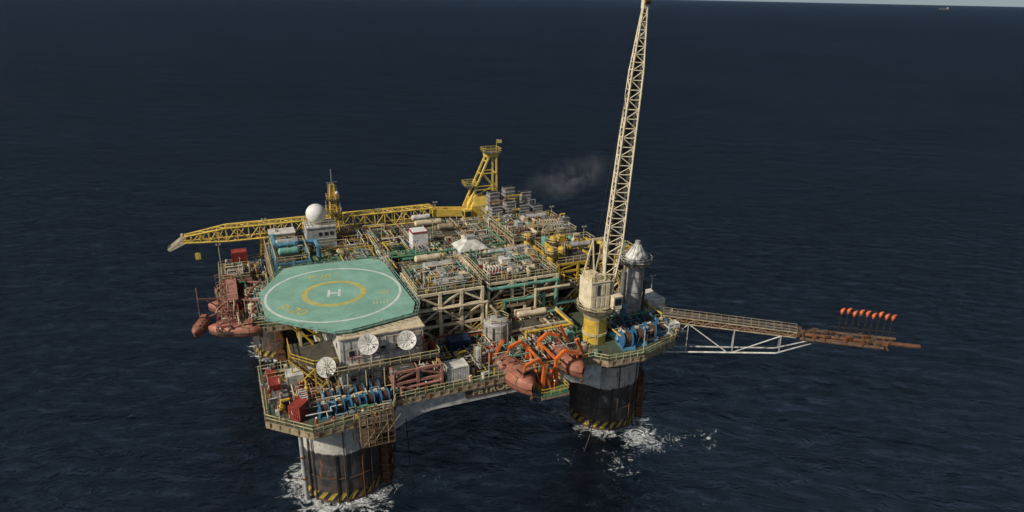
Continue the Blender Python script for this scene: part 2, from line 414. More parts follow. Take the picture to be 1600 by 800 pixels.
part('upper_deck',mb,plat,'cluttered worn green steel upper deck')
for i in range(len(UD)):
    a=Vector((*UD[i],17));b=Vector((*UD[(i+1)%len(UD)],17));L=(b-a).length;k=max(1,round(L/5))
    for j in range(k):
        mb=MB(['cream','tan'])
        q=a.lerp(b,j/k);mb.cb((q.x,q.y,19.15),(.42,.42,4.3),0)
        r2=a.lerp(b,(j+1)/k);
        if j%2==0: mb.beam(q+Z*.1,r2+Z*4.2,.24,.24,0)
        part('deck_support',mb,plat)
mb=MB(['paleyellow']);mb.rail([(x,y,21.95) for x,y in UD],True,0,step=1.5)
part('railing',mb,plat)
mb=MB(['cream'])
mb.pipes(-5,58,34,59,17.4,21,70);mb.pipes(16,58,14,34,17.4,21,50);mb.pipes(-12,-6.5,27,58,17.2,18.6,50,maxl=8)
for k in range(7):
    x0=-4+k*9
    mb.pipes(max(x0,15.5) if k else 15.5,x0+12,20,59,22.1,24.8,75,r0=.04,r1=.15,maxl=5)
mb.pipes(-5,15,48,60,22.1,24.0,60,r0=.05,r1=.16,maxl=6)
mb.pipes(15,43,-6,9,17.1,19.4,140,r0=.04,r1=.15,maxl=4)
mb.pipes(-10.5,0,-9,8.8,17.1,18.9,60,r0=.05,r1=.14,maxl=4);mb.pipes(0,7,-9,-2.6,17.1,18.6,26,r0=.05,r1=.13,maxl=3)
mb.pipes(48,64,-6,22,17.1,19.6,130,r0=.05,r1=.2,maxl=5)
mb.pipes(43,59,13,30,17.4,24.5,110,r0=.06,r1=.22,maxl=6)
part('pipework',mb,plat,'dense crossing pipe runs of many colours on every deck')
mb=MB(['cream'])
mb.bits(15.5,58.5,20,59,21.96,900,1.8);mb.bits(-5.5,15,48,60,21.96,150,1.6);mb.bits(15,43,-6,8.5,17,330,1.6);mb.bits(49,63,-5,14,17,170,1.7);mb.bits(44,58.5,13.5,28,21.96,160,2.2)
mb.bits(-10.8,0,-5,9,17,110,1.5,kinds=['red','white','cream','tan','rust','lgrey','white','pink','paleyellow']);mb.bits(-4,6,-10,-8.4,17,20,1.0);mb.bits(7.5,15,-6.6,-2,17,40,1.4)
mb.bits(-15.5,-7,46,60.5,17,90,2.2,kinds=['blue','red','lblue','white','pink','rust','cream']);mb.bits(-12.8,-6.8,26,45,17,110,1.8,kinds=['pink','red','cream','rust','pink','green','tan'])
mb.bits(2,14.5,31,47,22.1,60,.9,kinds=['green','tan','cream','lgrey','rust'])
part('deck_fittings',mb,plat,'countless small boxes, valves, posts and rails cluttering the decks')
# ------------------------------------------------------------------ accommodation block
q=thing('accommodation_block','white weathered accommodation block under the helicopter deck','building',(.5,-1.8,17))
mb=MB(['white','lgrey','cream']);mb.box(0,13,0,29,0,9.0,0)
for i in range(12): mb.box(.4+i*1.1,.5+i*1.1,-.06,0,.1,8.9,1)
mb.box(-.15,13.15,-.15,29.1,4.4,4.6,2);mb.box(-.2,13.2,-.2,29.2,9.0,9.2,2)
part('wall',mb,q)
for zz in(1.6,6.0):
    for i in range(5):
        mb=MB(['window','cream']);x=1.3+i*2.4;mb.box(x,x+.8,-.1,-.07,zz,zz+.9,0);mb.box(x-.1,x+.9,-.068,-.02,zz-.1,zz+1,1);part('window',mb,q)
for yy in range(6):
    mb=MB(['window']);mb.box(-.05,-.01,3+yy*4,3.8+yy*4,6,6.9,0);part('window',mb,q)
mb=MB(['paleyellow','grating'])
mb.box(-2.5,15.0,-2.2,-.2,4.45,4.52,1);mb.rail([(-2.5,-.2,4.5),(-2.5,-2.2,4.5),(15,-2.2,4.5),(15,-.2,4.5)],False,0)
for i in range(6): mb.tube((.5+i*2.8,-2.1,0),(.5+i*2.8,-2.1,4.45),.1,n=6,m=0)
part('walkway',mb,q)
mb=MB(['cream']);mb.pipes(0,13,-.9,-.15,.3,8.8,22,r0=.05,r1=.12,kinds=['white','lgrey','rust','cream','red']);part('pipework',mb,q)
# ------------------------------------------------------------------ helideck
HD=[(-4.4,28.2),(-2.5,28.6),(11.2,27.9),(12.9,26.8),(13.6,25.0),(14.2,5.3),(12.8,1.6),(2.6,-0.7),(0.2,-0.4),(-8.4,7.4),(-9.2,9.4),(-9.4,18.3)]
hc=(2.4,13.8)
q=thing('helicopter_deck','pale green eight sided helicopter deck with white and yellow circles','helideck')
mb=MB(['teal','heli']);mb.prism(HD,26.45,27.0,0,1);part('deck_plate',mb,q)
mb=MB(['heliwhite']);mb.ring(hc,10.9,11.34,27.012,n=96);part('touchdown_circle',mb,q,'thin white painted perimeter circle')
mb=MB(['heliyellow']);mb.ring(hc,4.4,5.4,27.012,n=72);part('aiming_circle',mb,q,'broad yellow painted aiming circle')
Hm=Matrix.Translation((hc[0],hc[1],27.016))@Matrix.Rotation(math.radians(-12),4,'Z')
mb=MB(['heliwhite']);
mb.box(-1.1,-.65,-1.4,1.4,0,.008);mb.box(.65,1.1,-1.4,1.4,0,.008);mb.box(-.65,.65,-.24,.24,0,.007)
mb.v=[tuple(Hm@Vector(v)) for v in mb.v];part('letter_marking',mb,q,'white painted letter H')
mb=MB(['heliyellow','helifaint']);
text_into(mb,'P-20',2.9,Matrix.Translation((-4.9,9.3,27.02))@Matrix.Rotation(math.radians(-48),4,'Z'),0,.004)
text_into(mb,'P-20',2.2,Matrix.Translation((1.2,21.8,27.02))@Matrix.Rotation(math.radians(-10),4,'Z'),0,.004)
text_into(mb,'12',1.9,Matrix.Translation((10.5,11.2,27.02))@Matrix.Rotation(math.radians(60),4,'Z'),0,.004)
part('lettering',mb,q)
mb=MB(['helifaint','helifaint'])
for (x,y,w_,h_,a) in((1.2,20.3,6.4,.14,-10),(1.2,23.3,6.4,.14,-10),(-2.0,22.4,.14,2.8,-10),(4.4,21.3,.14,2.8,-10)): mb.cb((x,y,27.016),(w_,h_,.008),0,math.radians(a))
for i in range(5): mb.cb((7.9+.55*i,7.9-.1*i,27.016),(.3,1.7,.008),0,math.radians(-10))
part('painted_panel',mb,q,'faint striped panel and box outline')
mb=MB(['teal','lgrey'])
n=len(HD);cxy=Vector((2.4,13.8,0));outer=[]
for x,y in HD:
    d=(Vector((x,y,0))-cxy).normalized();outer.append((x+d.x*.9,y+d.y*.9,27.05))
for i in range(n):
    a=Vector((*HD[i],26.8));b=Vector((*HD[(i+1)%n],26.8));c=Vector(outer[i]);d=Vector(outer[(i+1)%n]);L=(b-a).length;k=max(1,int(L/1.3))
    mb.beam(c,d,.09,m=0);mb.beam(a.lerp(c,.5),b.lerp(d,.5),.05,m=1)
    for j in range(k+1):
        mb.beam(a.lerp(b,j/k),c.lerp(d,j/k),.07,m=0)
part('safety_net',mb,q,'outward sloping perimeter safety net frame')
mb=MB(['paleyellow','yellow','cream'])
for y in(6,10.5,15,19.5,24):
    mb.beam((-8.3 if 8<y<20 else -5.5,y,26.3),(13.4,y,26.3),.3,.34,0)
    mb.beam((-8 if 8<y<20 else -5.2,y,26.2),(-.2,y,18.2),.28,.28,1);mb.beam((-4.4,y,26.2),(-4.4,y,21.4),.28,.28,0)
    mb.beam((-4.4,y,21.5),(.4,y,21.5),.2,.2,1)
mb.beam((-4.4,6,21.6),(-4.4,24,21.6),.22,.22,0)
for i in range(4): mb.beam((-4.5,6+4.5*i,21.6),(-4.5,10.5+4.5*i,26.1),.18,.18,1)
for x in(-6,-1.2,3,7.5,12): mb.beam((x,3+abs(x-3)*.5,26.0),(x,25,26.0),.25,.28,0)
part('support_truss',mb,q,'yellow braced steel frame carrying the deck')
for i in range(n):
    a=Vector((*HD[i],27));b=Vector((*HD[(i+1)%n],27));kk=3 if (b-a).length>6 else 1
    for j in range(kk):
        mb=MB(['yellow']);c=a.lerp(b,(j+.5)/kk);c=c+(cxy-c).normalized()*.4;mb.cb((c.x,c.y,27.06),(.16,.16,.12));part('deck_light',mb,q)
# ------------------------------------------------------------------ process modules
def module(name,label,x0,x1,y0,y1,z0,lv,fc,npipe,seed,rails=True,plates=(1,),vess=2,diag=True,th_=1.0):
    rg=random.Random(seed);W,D=x1-x0,y1-y0
    e=thing(name,label,'process module',(x0,y0,z0))
    mb=MB([fc]);nx=max(1,round(W/4.2));ny=max(1,round(D/4.6));H=lv[-1]
    X=[W*i/nx for i in range(nx+1)];Y=[D*i/ny for i in range(ny+1)]
    for x in X:
        for y in Y: mb.cb((x,y,H/2),(.42*th_,.42*th_,H))
    for z in lv:
        for y in Y: mb.beam((0,y,z-.2),(W,y,z-.2),.3*th_,.38*th_)
        for x in X: mb.beam((x,0,z-.25),(x,D,z-.25),.27*th_,.33*th_)
    zz=[0]+list(lv)
    if diag:
        for k in range(len(zz)-1):
            for i in range(nx):
                a,b=(X[i],X[i+1]) if (i+k)%2 else (X[i+1],X[i])
                mb.beam((a,0,zz[k]+.2),(b,0,zz[k+1]-.3),.26*th_,.26*th_)
                mb.beam((a,D,zz[k]+.2),(b,D,zz[k+1]-.3),.2,.2)
            for i in range(ny):
                a,b=(Y[i],Y[i+1]) if (i+k)%2 else (Y[i+1],Y[i])
                mb.beam((0,a,zz[k]+.2),(0,b,zz[k+1]-.3),.22*th_,.22*th_)
    part('frame',mb,e)
    mb=MB(['grating'])
    for i,z in enumerate(lv):
        if i in plates: mb.box(.1,W-.1,.1,D-.1,z,z+.07,0)
        else: mb.box(.1,W*rg.uniform(.4,.8),.1,D*rg.uniform(.4,.9),z,z+.07,0)
    part('deck_grating',mb,e)
    mb=MB([fc]);
    for k in range(len(zz)-1):
        mb.pipes(.3,W-.3,.3,D-.3,zz[k]+.3,zz[k+1]-.4,npipe,rg=rg,maxl=6,r0=.05,r1=.17)
        mb.pipes(.3,W-.3,.3,1.6,zz[k]+.3,zz[k+1]-.4,npipe//2,rg=rg,maxl=3,r1=.14)
        mb.bits(.4,W-.6,.3,2.2,zz[k]+.08,int(W*1.2),1.8,rg=rg)
    if (len(lv)-1) in plates:
        mb.pipes(.6,W-.6,.6,D-.6,H+.2,H+1.9,int(npipe*1.3),rg=rg,r0=.05,r1=.18,maxl=5);mb.bits(.5,W-.8,.5,D-.8,H+.08,int(W*D*.5),1.7,rg=rg)
    part('pipework',mb,e)
    for i in range(vess):
        c=rg.choice(['lgrey','cream','tan','grey','white','teal','lgrey'])
        mb=MB([c,'brown']);r=rg.uniform(.5,.85);L=rg.uniform(3,min(6,W-2))
        x=rg.uniform(1,W-L-1);y=(i+.5)*D/vess;z=rg.choice(lv[:])+r+.5 if i%2 else lv[-1]+r+.5
        mb.tube((x,y,z),(x+L,y,z),r,n=16);mb.ell((x,y,z),r*.5,r,r,n=14,k=6);mb.ell((x+L,y,z),r*.5,r,r,n=14,k=6)
        for t in(.2,.8): mb.cb((x+L*t,y,z-r*.6-.1),(.3,r*1.5,r*.9),1)
        mb.tube((x+L*.5,y,z+r*.9),(x+L*.5,y,z+r+.6),.2,n=8,m=1)
        part('pressure_vessel',mb,e)
    if rails:
        mb=MB(['paleyellow']);mb.rail([(0,0,H+.05),(W,0,H+.05),(W,D,H+.05),(0,D,H+.05)],True);part('handrail',mb,e)
    return e
module('process_module','bright cream braced steel module full of pipes beside the helicopter deck',15.6,27.4,8.6,19.5,17,[3.4,6.8,9.6],'framecream',34,1,plates=(2,),vess=3,th_=1.25)
module('process_module','cream open frame module topped with pipes and a railing',29.4,43.4,10.6,24.5,17,[5.0,9.0],'framecream',54,2,plates=(1,),vess=3,th_=1.1)
module('pipe_rack','low steel pipe rack with crossing cream and grey pipes',16,29,22.2,32,22,[1.7],'tan',60,3,rails=False,plates=(),vess=2,diag=False)
module('process_module','brown and grey pipe module beside the exhaust ducts',42.5,57.5,29.5,42.5,22,[2.4,4.4],'tan',60,4,plates=(1,),vess=2)
module('pipe_rack','long low rack of rusty and cream pipes behind the white cabin',24,41.5,45,58,22,[1.8],'tan',80,5,rails=False,plates=(),vess=3,diag=False)
module('process_module','yellow framed piping module near the deck crane',45.5,58.3,14.3,26.5,22,[2.6,4.2],'yellow',55,6,rails=True,plates=(),vess=1)
module('pipe_rack','steel pipe rack with valves on the lower deck',30.5,42.8,3.5,9.8,17,[2.6],'cream',45,7,rails=False,plates=(),vess=1,diag=False)
module('pipe_rack','pinkish red pipe rack in front of the accommodation block',7.5,15.2,-5.8,-2.6,17,[2.3,4.2],'pink',26,8,rails=False,plates=(),vess=0)
module('pipe_rack','rusty pink pipe rack along the platform side',-15.4,-10,45,51.8,17,[2.4],'pink',16,9,rails=True,plates=(0,),vess=1)
module('equipment_tower','open steel frame tower with piping behind the funnel',60,64.3,13,22,17,[3,6,8.5],'tan',26,10,plates=(0,1,2),vess=0)
module('process_module','blue and grey machinery module at the rear corner',-5,1.5,38,50,22,[2.4],'lblue',30,12,plates=(),vess=2,diag=False)
# ------------------------------------------------------------------ equipment kinds
def eq_pump(x,y,z,c,rot,rg,cn):
    e=thing('pump_skid',cn+' pump skid with motor and piping on the deck','pump',(x,y,z),rot,'pump skids on the decks')
    mb=MB(['brown','grey']);mb.box(-1.3,1.3,-.7,.7,0,.25);mb.box(-1.15,1.15,-.55,.55,.25,.4,1);part('base',mb,e)
    mb=MB([c]);mb.tube((-1.1,0,.95),(.1,0,.95),.45,n=12);mb.tube((.1,0,.95),(.5,0,.95),.2,n=8);mb.cb((-.5,0,1.45),(.5,.4,.3));part('motor',mb,e)
    mb=MB([rg.choice(['green','tan','yellow','cream'])]);mb.ell((.85,0,.95),.4,.5,.6,n=12,k=6);mb.tube((.85,0,1.4),(.85,0,2.2),.18,n=8);mb.tube((.85,0,2.15),(.85,1.2,2.15),.18,n=8);part('pump_casing',mb,e)
def eq_tank(x,y,z,c,rot,rg,cn):
    e=thing('storage_tank',cn+' upright storage tank with domed top on the deck','tank',(x,y,z),rot,'upright tanks on the decks')
    r=rg.uniform(.45,.9);h=rg.uniform(1.8,3.4)
    mb=MB([c]);mb.tube((0,0,.2),(0,0,h),r,n=20);mb.ell((0,0,h),r,r,r*.35,n=20,k=4,lo=0);
    for t in(.35,.7): mb.tube((0,0,h*t),(0,0,h*t+.1),r+.05,n=20)
    part('tank_shell',mb,e)
    mb=MB(['brown','paleyellow']);mb.tube((0,0,0),(0,0,.2),r+.15,n=16);
    for s_ in(-.2,.2): mb.beam((s_,-r-.12,0),(s_,-r-.12,h+.6),.06,m=1)
    for k in range(int(h/.35)): mb.beam((-.2,-r-.12,.3+k*.35),(.2,-r-.12,.3+k*.35),.04,m=1)
    part('ladder',mb,e)
    mb=MB(['tan']);mb.path([(0,0,h+.2),(0,0,h+.9),(r+.5,0,h+.9),(r+.5,0,0)],.12,n=8);part('pipe',mb,e)
def eq_vessel(x,y,z,c,rot,rg,cn):
    e=thing('pressure_vessel',cn+' horizontal pressure vessel on saddles','vessel',(x,y,z),rot,'horizontal vessels on the decks')
    r=rg.uniform(.4,.7);L=rg.uniform(1.0,1.5)
    mb=MB([c]);mb.tube((-L,0,r+.5),(L,0,r+.5),r,n=18);mb.ell((-L,0,r+.5),r*.5,r,r,n=14,k=6);mb.ell((L,0,r+.5),r*.5,r,r,n=14,k=6);part('vessel_shell',mb,e)
    for s_ in(-.6,.6):
        mb=MB(['brown']);mb.cb((L*s_,0,.4),(.3,r*1.4,.8));part('saddle',mb,e)
    mb=MB(['tan','rust']);mb.path([(0,0,2*r+.4),(0,0,2*r+1),(0,r+.6,2*r+1),(0,r+.6,0)],.13,n=8);part('pipe',mb,e)
def eq_cabin(x,y,z,c,rot,rg,cn):
    e=thing('equipment_cabinet',cn+' ribbed steel equipment cabinet on the deck','cabinet',(x,y,z),rot,'equipment cabinets on the decks')
    a,b,h=rg.uniform(.6,1.1),rg.uniform(.5,.95),rg.uniform(1.3,2.4)
    mb=MB([c,'brown']);mb.box(-a,a,-b,b,.12,h);mb.box(-a-.06,a+.06,-b-.06,b+.06,h,h+.09,0)
    for i in range(6):
        t=-a+.15+i*(2*a-.3)/5;mb.box(t-.04,t+.04,-b-.05,-b,.2,h-.1)
    mb.box(-a+.1,a-.1,-b+.1,b-.1,0,.12,1)
    part('cabinet_body',mb,e)
    mb=MB(['lgrey']);mb.box(-.35,.35,-b-.09,-b-.055,.2,min(1.5,h-.2));part('door',mb,e)
    mb=MB(['lgrey','dgrey']);mb.tube((a*.3,0,h+.09),(a*.3,0,h+.5),.25,n=10);mb.tube((a*.3,0,h+.5),(a*.3,0,h+.58),.33,n=10,m=1);part('vent',mb,e)
def eq_cooler(x,y,z,c,rot,rg,cn):
    e=thing('air_cooler',cn+' air cooler box with round fans on legs','cooler',(x,y,z),rot,'air coolers on the decks')
    mb=MB([c]);mb.box(-1.2,1.2,-.8,.8,1.0,1.8)
    for sx in(-1.1,1.1):
        for sy in(-.7,.7): mb.beam((sx,sy,0),(sx,sy,1.0),.14)
    part('cooler_body',mb,e)
    for sx in(-.58,.58):
        mb=MB(['lgrey','dgrey']);mb.tube((sx,0,1.8),(sx,0,2.1),.5,n=18,cap=False);mb.tube((sx,0,1.8),(sx,0,1.85),.47,n=18,m=1);
        for k in range(3): mb.cb((sx,0,1.95),(.9,.12,.04),0,k*math.pi/3)
        part('fan',mb,e)
def eq_mani(x,y,z,c,rot,rg,cn):
    e=thing('valve_manifold',cn+' valve manifold with vertical pipes and handwheels','manifold',(x,y,z),rot,'valve manifolds on the decks')
    mb=MB([c]);
    for yy in(-.5,.5): mb.tube((-1.4,yy,.6),(1.4,yy,.6),.18,n=8)
    for i in range(5):
        t=-1.2+i*.6;mb.path([(t,-.5,.6),(t,-.5,1.8),(t,.5,1.8),(t,.5,.6)],.1,n=6)
    for t in(-1.3,1.3): mb.beam((t,0,0),(t,0,.6),.15);mb.beam((t,-.6,.4),(t,.6,.4),.12)
    part('pipework',mb,e)
    wc=rg.choice(['red','blue','yellow'])
    for i in range(5):
        mb=MB([wc]);t=-1.2+i*.6;mb.tube((t,-.85,1.2),(t,-.5,1.2),.04,n=5);mb.tube((t,-.9,1.2),(t,-.85,1.2),.2,n=10)
        part('handwheel',mb,e)
def eq_reel(x,y,z,c,rot,rg,cn):
    e=thing('hose_reel',cn+' hose reel on a steel stand','reel',(x,y,z),rot,'hose reels on the decks')
    for s_ in(-.6,.6):
        mb=MB([c]);mb.tube((s_-.04,0,1.1),(s_+.04,0,1.1),1.0,n=20);part('flange',mb,e)
    mb=MB(['black']);mb.tube((-.56,0,1.1),(.56,0,1.1),.7,n=16);part('hose',mb,e)
    for s_ in(-.75,.75):
        mb=MB(['brown']);mb.beam((s_,-.7,0),(s_,0,1.1),.14);mb.beam((s_,.7,0),(s_,0,1.1),.13);part('stand',mb,e)
CN={'cream':'cream','lgrey':'light grey','white':'white','grey':'grey','green':'green','blue':'blue','lblue':'light blue','red':'red','yellow':'yellow','teal':'teal green','tan':'tan','rust':'rusty','navy':'dark blue','pink':'faded pinkish red','orange':'orange','dkgreen':'dark green','brown':'brown'}
KINDS=[eq_pump,eq_tank,eq_vessel,eq_cabin,eq_cooler,eq_mani,eq_reel]
KW=[6,3,4,6,2,8,1]
reserved=[]
def free(x,y): return all(not(a<=x<=b and c<=y<=d) for a,b,c,d in reserved)
def scatter(x0,x1,y0,y1,z,pal,cell=2.7,skip=.1,seed=0,kinds=KINDS,kw=KW):
    rg=random.Random(seed);nx=max(1,int((x1-x0)/cell));ny=max(1,int((y1-y0)/cell))
    for i in range(nx):
        for j in range(ny):
            x=x0+(i+.5)*(x1-x0)/nx+rg.uniform(-.5,.5);y=y0+(j+.5)*(y1-y0)/ny+rg.uniform(-.5,.5)
            c=rg.choice(pal);k=rg.choices(kinds,kw)[0];rot=rg.choice((0,math.pi/2,math.pi,-math.pi/2))
            if rg.random()<skip or not free(x,y): continue
            k(x,y,z,c,rot,rg,CN[c])
GEN=['cream','cream','lgrey','white','grey','green','tan','white','yellow','rust','teal','yellow','white','dkgreen','grey','green']
reserved+=[(.5,12,48,56.5),(22,27.5,38,44.5),(30,38,29,37),(43,58,43,56),(41,49,54,60),(7,12,55,60)]
scatter(15.5,30,33,44,21.97,GEN,seed=1)
scatter(30,42,25,44,21.97,GEN,seed=2)
scatter(-5,15,50.5,60,21.97,['cream','white','lblue','grey','tan','lblue'],seed=3)
scatter(43,59,56,59.5,21.97,GEN,seed=4)
scatter(30,43,11.8,23.5,26.1,['cream','lgrey','teal','tan','green','white'],seed=5,skip=.35)
scatter(16.5,26.8,9.8,18.5,26.7,['lgrey','cream','grey','white','tan'],seed=6,skip=.3)
reserved+=[(18.7,23.8,1,6.3),(15.5,20.5,-6.5,-2.5),(25,32,.4,8)]
scatter(15.5,27,-6,8.2,17,['green','cream','red','pink','tan','white','teal','lgrey'],seed=7,cell=2.6)
scatter(29,42,-1.5,4,17,['green','cream','tan','teal'],seed=8,cell=2.6)
scatter(-15,-10,52.5,60,17,['blue','red','lblue','white','blue'],seed=9,cell=2.6,skip=0)
scatter(-10.5,-4,-4.5,8,17,['red','white','red','white','grey','pink'],seed=10,cell=2.4)
scatter(49,63,3,13,17,['lblue','white','grey','cream','blue','tan'],seed=11,cell=2.8,skip=.2)
scatter(44,58,29.5,42,26.5,['grey','grey','lgrey','cream','rust'],seed=14,skip=.3)
scatter(-12.5,-6.8,27,44,17,['pink','red','cream','green','tan'],seed=15,cell=2.6,skip=.1)
scatter(46,58,15,26,26.3,['yellow','cream','lgrey','yellow','teal'],seed=16,cell=2.8,skip=.4)
def pole(loc_,h):
    e=thing('floodlight_pole','thin pale pole with floodlight on the deck','light pole',loc_,0,'floodlight poles')
    mb=MB(['paleyellow']);mb.tube((0,0,0),(0,0,h),.07,n=6);mb.beam((-.4,0,h),(.4,0,h),.08);part('pole',mb,e)
    for s_ in(-.35,.35):
        mb=MB(['lgrey']);mb.cb((s_,-.1,h+.15),(.35,.25,.3));part('lamp',mb,e)
for i,(x,y,z_,h) in enumerate(((15.3,30.5,22,5),(22,33,22,5.5),(29,44,22,6),(41.8,28,22,6),(43,44,22,5),(58.5,28,22,6),(36,9.3,22,4),(15,8.9,22,8),(29.7,11.0,26,3.6),(43,24,26,3.8),(58.6,14,22,5.5),(-5.6,47,22,5),(-5.5,60,22,5),(64,9,17,6),(51,-8.3,17,5),(7.2,-7.2,17,5),(23,-6.2,17,5),(-10.8,-4,17,5),(-10.8,8.5,17,5),(-15.5,59,17,5.5),(20,59,22,5),(34,58.5,22,5.5),(58.5,44,22,6))): pole((x,y,z_),h)
# ------------------------------------------------------------------ winch rows
def winch(loc,rot,s=1.0,grp='blue mooring winches'):
    e=thing('mooring_winch','blue mooring winch with drum and brake band on the deck','winch',loc,rot,grp);e.scale=(s,s,s)
    for t in(-.7,.7):
        mb=MB(['blue','dgrey']);mb.tube((t-.07,0,1.25),(t+.07,0,1.25),1.2,n=24);mb.tube((t-.15,0,1.25),(t+.15,0,1.25),.3,n=12);part('drum_flange',mb,e)
    mb=MB(['dgrey','rust']);mb.tube((-.63,0,1.25),(.63,0,1.25),.75,n=20)
    for i in range(5): mb.tube((-.55+i*.24,0,1.25),(-.45+i*.24,0,1.25),.82,n=20,m=1)
    part('drum',mb,e)
    mb=MB(['lblue','blue','cream']);mb.box(-1,1,-1.5,1.5,0,.22);
    for t in(-.95,.95): mb.beam((t,-1.2,.2),(t,0,1.3),.2,.2,1);mb.beam((t,1.2,.2),(t,0,1.3),.19,.19,1)
    mb.cb((0,1.6,.8),(1.5,.9,1.2),0);mb.cb((.3,1.6,1.55),(.6,.5,.3),2);part('frame',mb,e)
    mb=MB(['lblue']);mb.tube((1.0,.9,.7),(1.9,.9,.7),.4,n=12);part('motor',mb,e)
    return e
w0=winch((-3.2,-7.0,17),math.radians(5),.85)
for i in range(1,5): clone(w0,(-3.2+i*2.25,-7.0+i*.12,17),math.radians(5+(i%3-1)*4))
for i in range(4): clone(w0,(-2.2+i*2.4,-3.9+i*.1,17),math.radians(185))
w1=winch((49.6,-4.8,17),math.radians(-8),1.2,'large blue mooring winches')
for i in range(1,4): clone(w1,(49.6+i*3.0,-4.8+i*.75,17),math.radians(-8-i*5))
for i in range(3): clone(w1,(50.6+i*3.2,-.4+i*.3,17),math.radians(172))
# ------------------------------------------------------------------ satellite dishes
def dish(loc,facing,r,base):
    e=thing('satellite_dish','round off-white satellite dish on a bracket','satellite dish',loc,0,'satellite dishes')
    fdir=Vector(facing).normalized();Q=fdir.to_track_quat('Z','Y').to_matrix()
    mb=MB(['white','lgrey']);n=28;vs=[];k=5
    for j in range(k+1):
        rr=r*j/k
        for i in range(n):
            a=2*math.pi*i/n;vs.append(Q@Vector((rr*math.cos(a),rr*math.sin(a),.22*r*(j/k)**2)))
    mb.add(vs,[(j*n+i,j*n+(i+1)%n,(j+1)*n+(i+1)%n,(j+1)*n+i) for j in range(k) for i in range(n)],0,True)
    for i in range(12):
        a=math.pi*2*i/12;mb.beam(Q@Vector((0,0,-.06)),Q@Vector((r*math.cos(a),r*math.sin(a),.22*r-.05)),.06,m=1)
    part('reflector',mb,e)
    mb=MB(['lgrey'])
    for i in range(3):
        a=math.pi*2*i/3;mb.tube(Q@Vector((r*.9*math.cos(a),r*.9*math.sin(a),.2*r)),Q@Vector((0,0,r*.75)),.035,n=5)
    mb.tube(Q@Vector((0,0,r*.65)),Q@Vector((0,0,r*.85)),.12,n=8);part('feed_horn',mb,e)
    mb=MB(['grey']);mb.tube((0,0,0),Vector(base),.14,n=8);mb.tube(Q@Vector((0,0,-.1)),(0,0,-.6),.2,n=8);part('mount',mb,e)
dish((4.6,-3.0,25.2),(-.35,-.75,.45),1.6,(0,1.2,-1.8))
dish((10.5,-3.1,24.8),(-.3,-.75,.5),1.5,(0,1.2,-1.8))
dish((-1.7,-2.4,22.2),(-.45,-.7,.5),1.55,(.2,.1,-5.2))
# ------------------------------------------------------------------ radome building and mast
q=thing('radio_room','small pale grey equipment building carrying a radome','building',(5.6,52.2,21.96))
mb=MB(['lgrey','white']);mb.box(-3.1,3.1,-2.4,2.4,0,5.1);mb.box(-3.3,3.3,-2.6,2.6,5.1,5.3,1);mb.box(-3.16,3.16,-2.46,2.46,2.4,2.55,1);part('wall',mb,q)
mb=MB(['dgrey']);mb.box(-2.3,-1.4,-2.46,-2.41,.1,2.1);part('door',mb,q)
for i in range(3):
    mb=MB(['window']);mb.box(-.6+i*1.2,.1+i*1.2,-2.46,-2.41,3.2,4,0);part('window',mb,q)
mb=MB(['paleyellow']);mb.rail([(-3.2,-2.5,5.3),(3.2,-2.5,5.3),(3.2,2.5,5.3),(-3.2,2.5,5.3)],True);part('railing',mb,q)
q=thing('radome','white spherical radome on a short pedestal','radome',(5.0,52.0,27.3))
mb=MB(['cleanwhite']);mb.ell((0,0,2.35),2.15,2.15,2.15,n=36,k=20);part('dome',mb,q)
mb=MB(['lgrey']);mb.tube((0,0,0),(0,0,.7),1.0,n=20);part('pedestal',mb,q)
q=thing('antenna_mast','yellow lattice antenna mast with small platforms and aerials','mast',(9.6,57.4,21.96))
mb=MB(['yellow']);mb.lattice((0,0,0),(0,0,12.5),2.1,.9,10,.13,.08,up=(0,1,0));part('lattice',mb,q)
for z_,s_ in((6,1.6),(9,1.3)):
    mb=MB(['yellow','grating']);mb.box(-s_,s_,-s_,s_,z_,z_+.08,1);mb.rail([(-s_,-s_,z_),(s_,-s_,z_),(s_,s_,z_),(-s_,s_,z_)],True);part('platform',mb,q)
mb=MB(['lgrey','white'])
for (x,y,z0,z1) in((0,0,12.5,16),(-.9,0,9,13),(1,.3,9,12.2),(1.4,-1,6,9),(-1.4,1,6,8.5)): mb.tube((x,y,z0),(x,y,z1),.07,n=5)
mb.beam((-1.3,0,13),(1.3,0,13),.08);mb.ell((.9,-.6,10.6),.4,.4,.4,n=10,k=6,m=1);part('aerial',mb,q)
q=thing('control_cabin','cream roofed cabin on the rear deck edge','cabin',(-2.2,56.2,21.96))
mb=MB(['cream','white']);mb.box(-2.6,2.6,-1.8,1.8,0,3);mb.box(-2.8,2.8,-2,2,3,3.2,1);part('wall',mb,q)
for i in range(3):
    mb=MB(['window']);mb.box(-2+i*1.5,-1.1+i*1.5,-1.86,-1.81,1.3,2.2);part('window',mb,q)
q=thing('laydown_deck','olive green open laydown deck with painted lines and rails','deck',(1.2,30.6,21.96))
mb=MB(['laydown','teal']);mb.box(0,13.6,0,16.5,0,.12,0)
for i in range(9): mb.box(.2,13.4,.9+i*1.85,1.0+i*1.85,.12,.16,1)
for i in range(5): mb.box(1+i*2.8,1.08+i*2.8,.2,16.3,.162,.17,1)
part('deck_plate',mb,q)
mb=MB(['yellow']);mb.rail([(0,0,.12),(0,16.5,.12),(13.6,16.5,.12),(13.6,0,.12)],False);part('railing',mb,q)
scatter(10.5,14.6,31,46,22.1,['tan','green','cream','grey'],seed=21,cell=2.7,skip=.3)
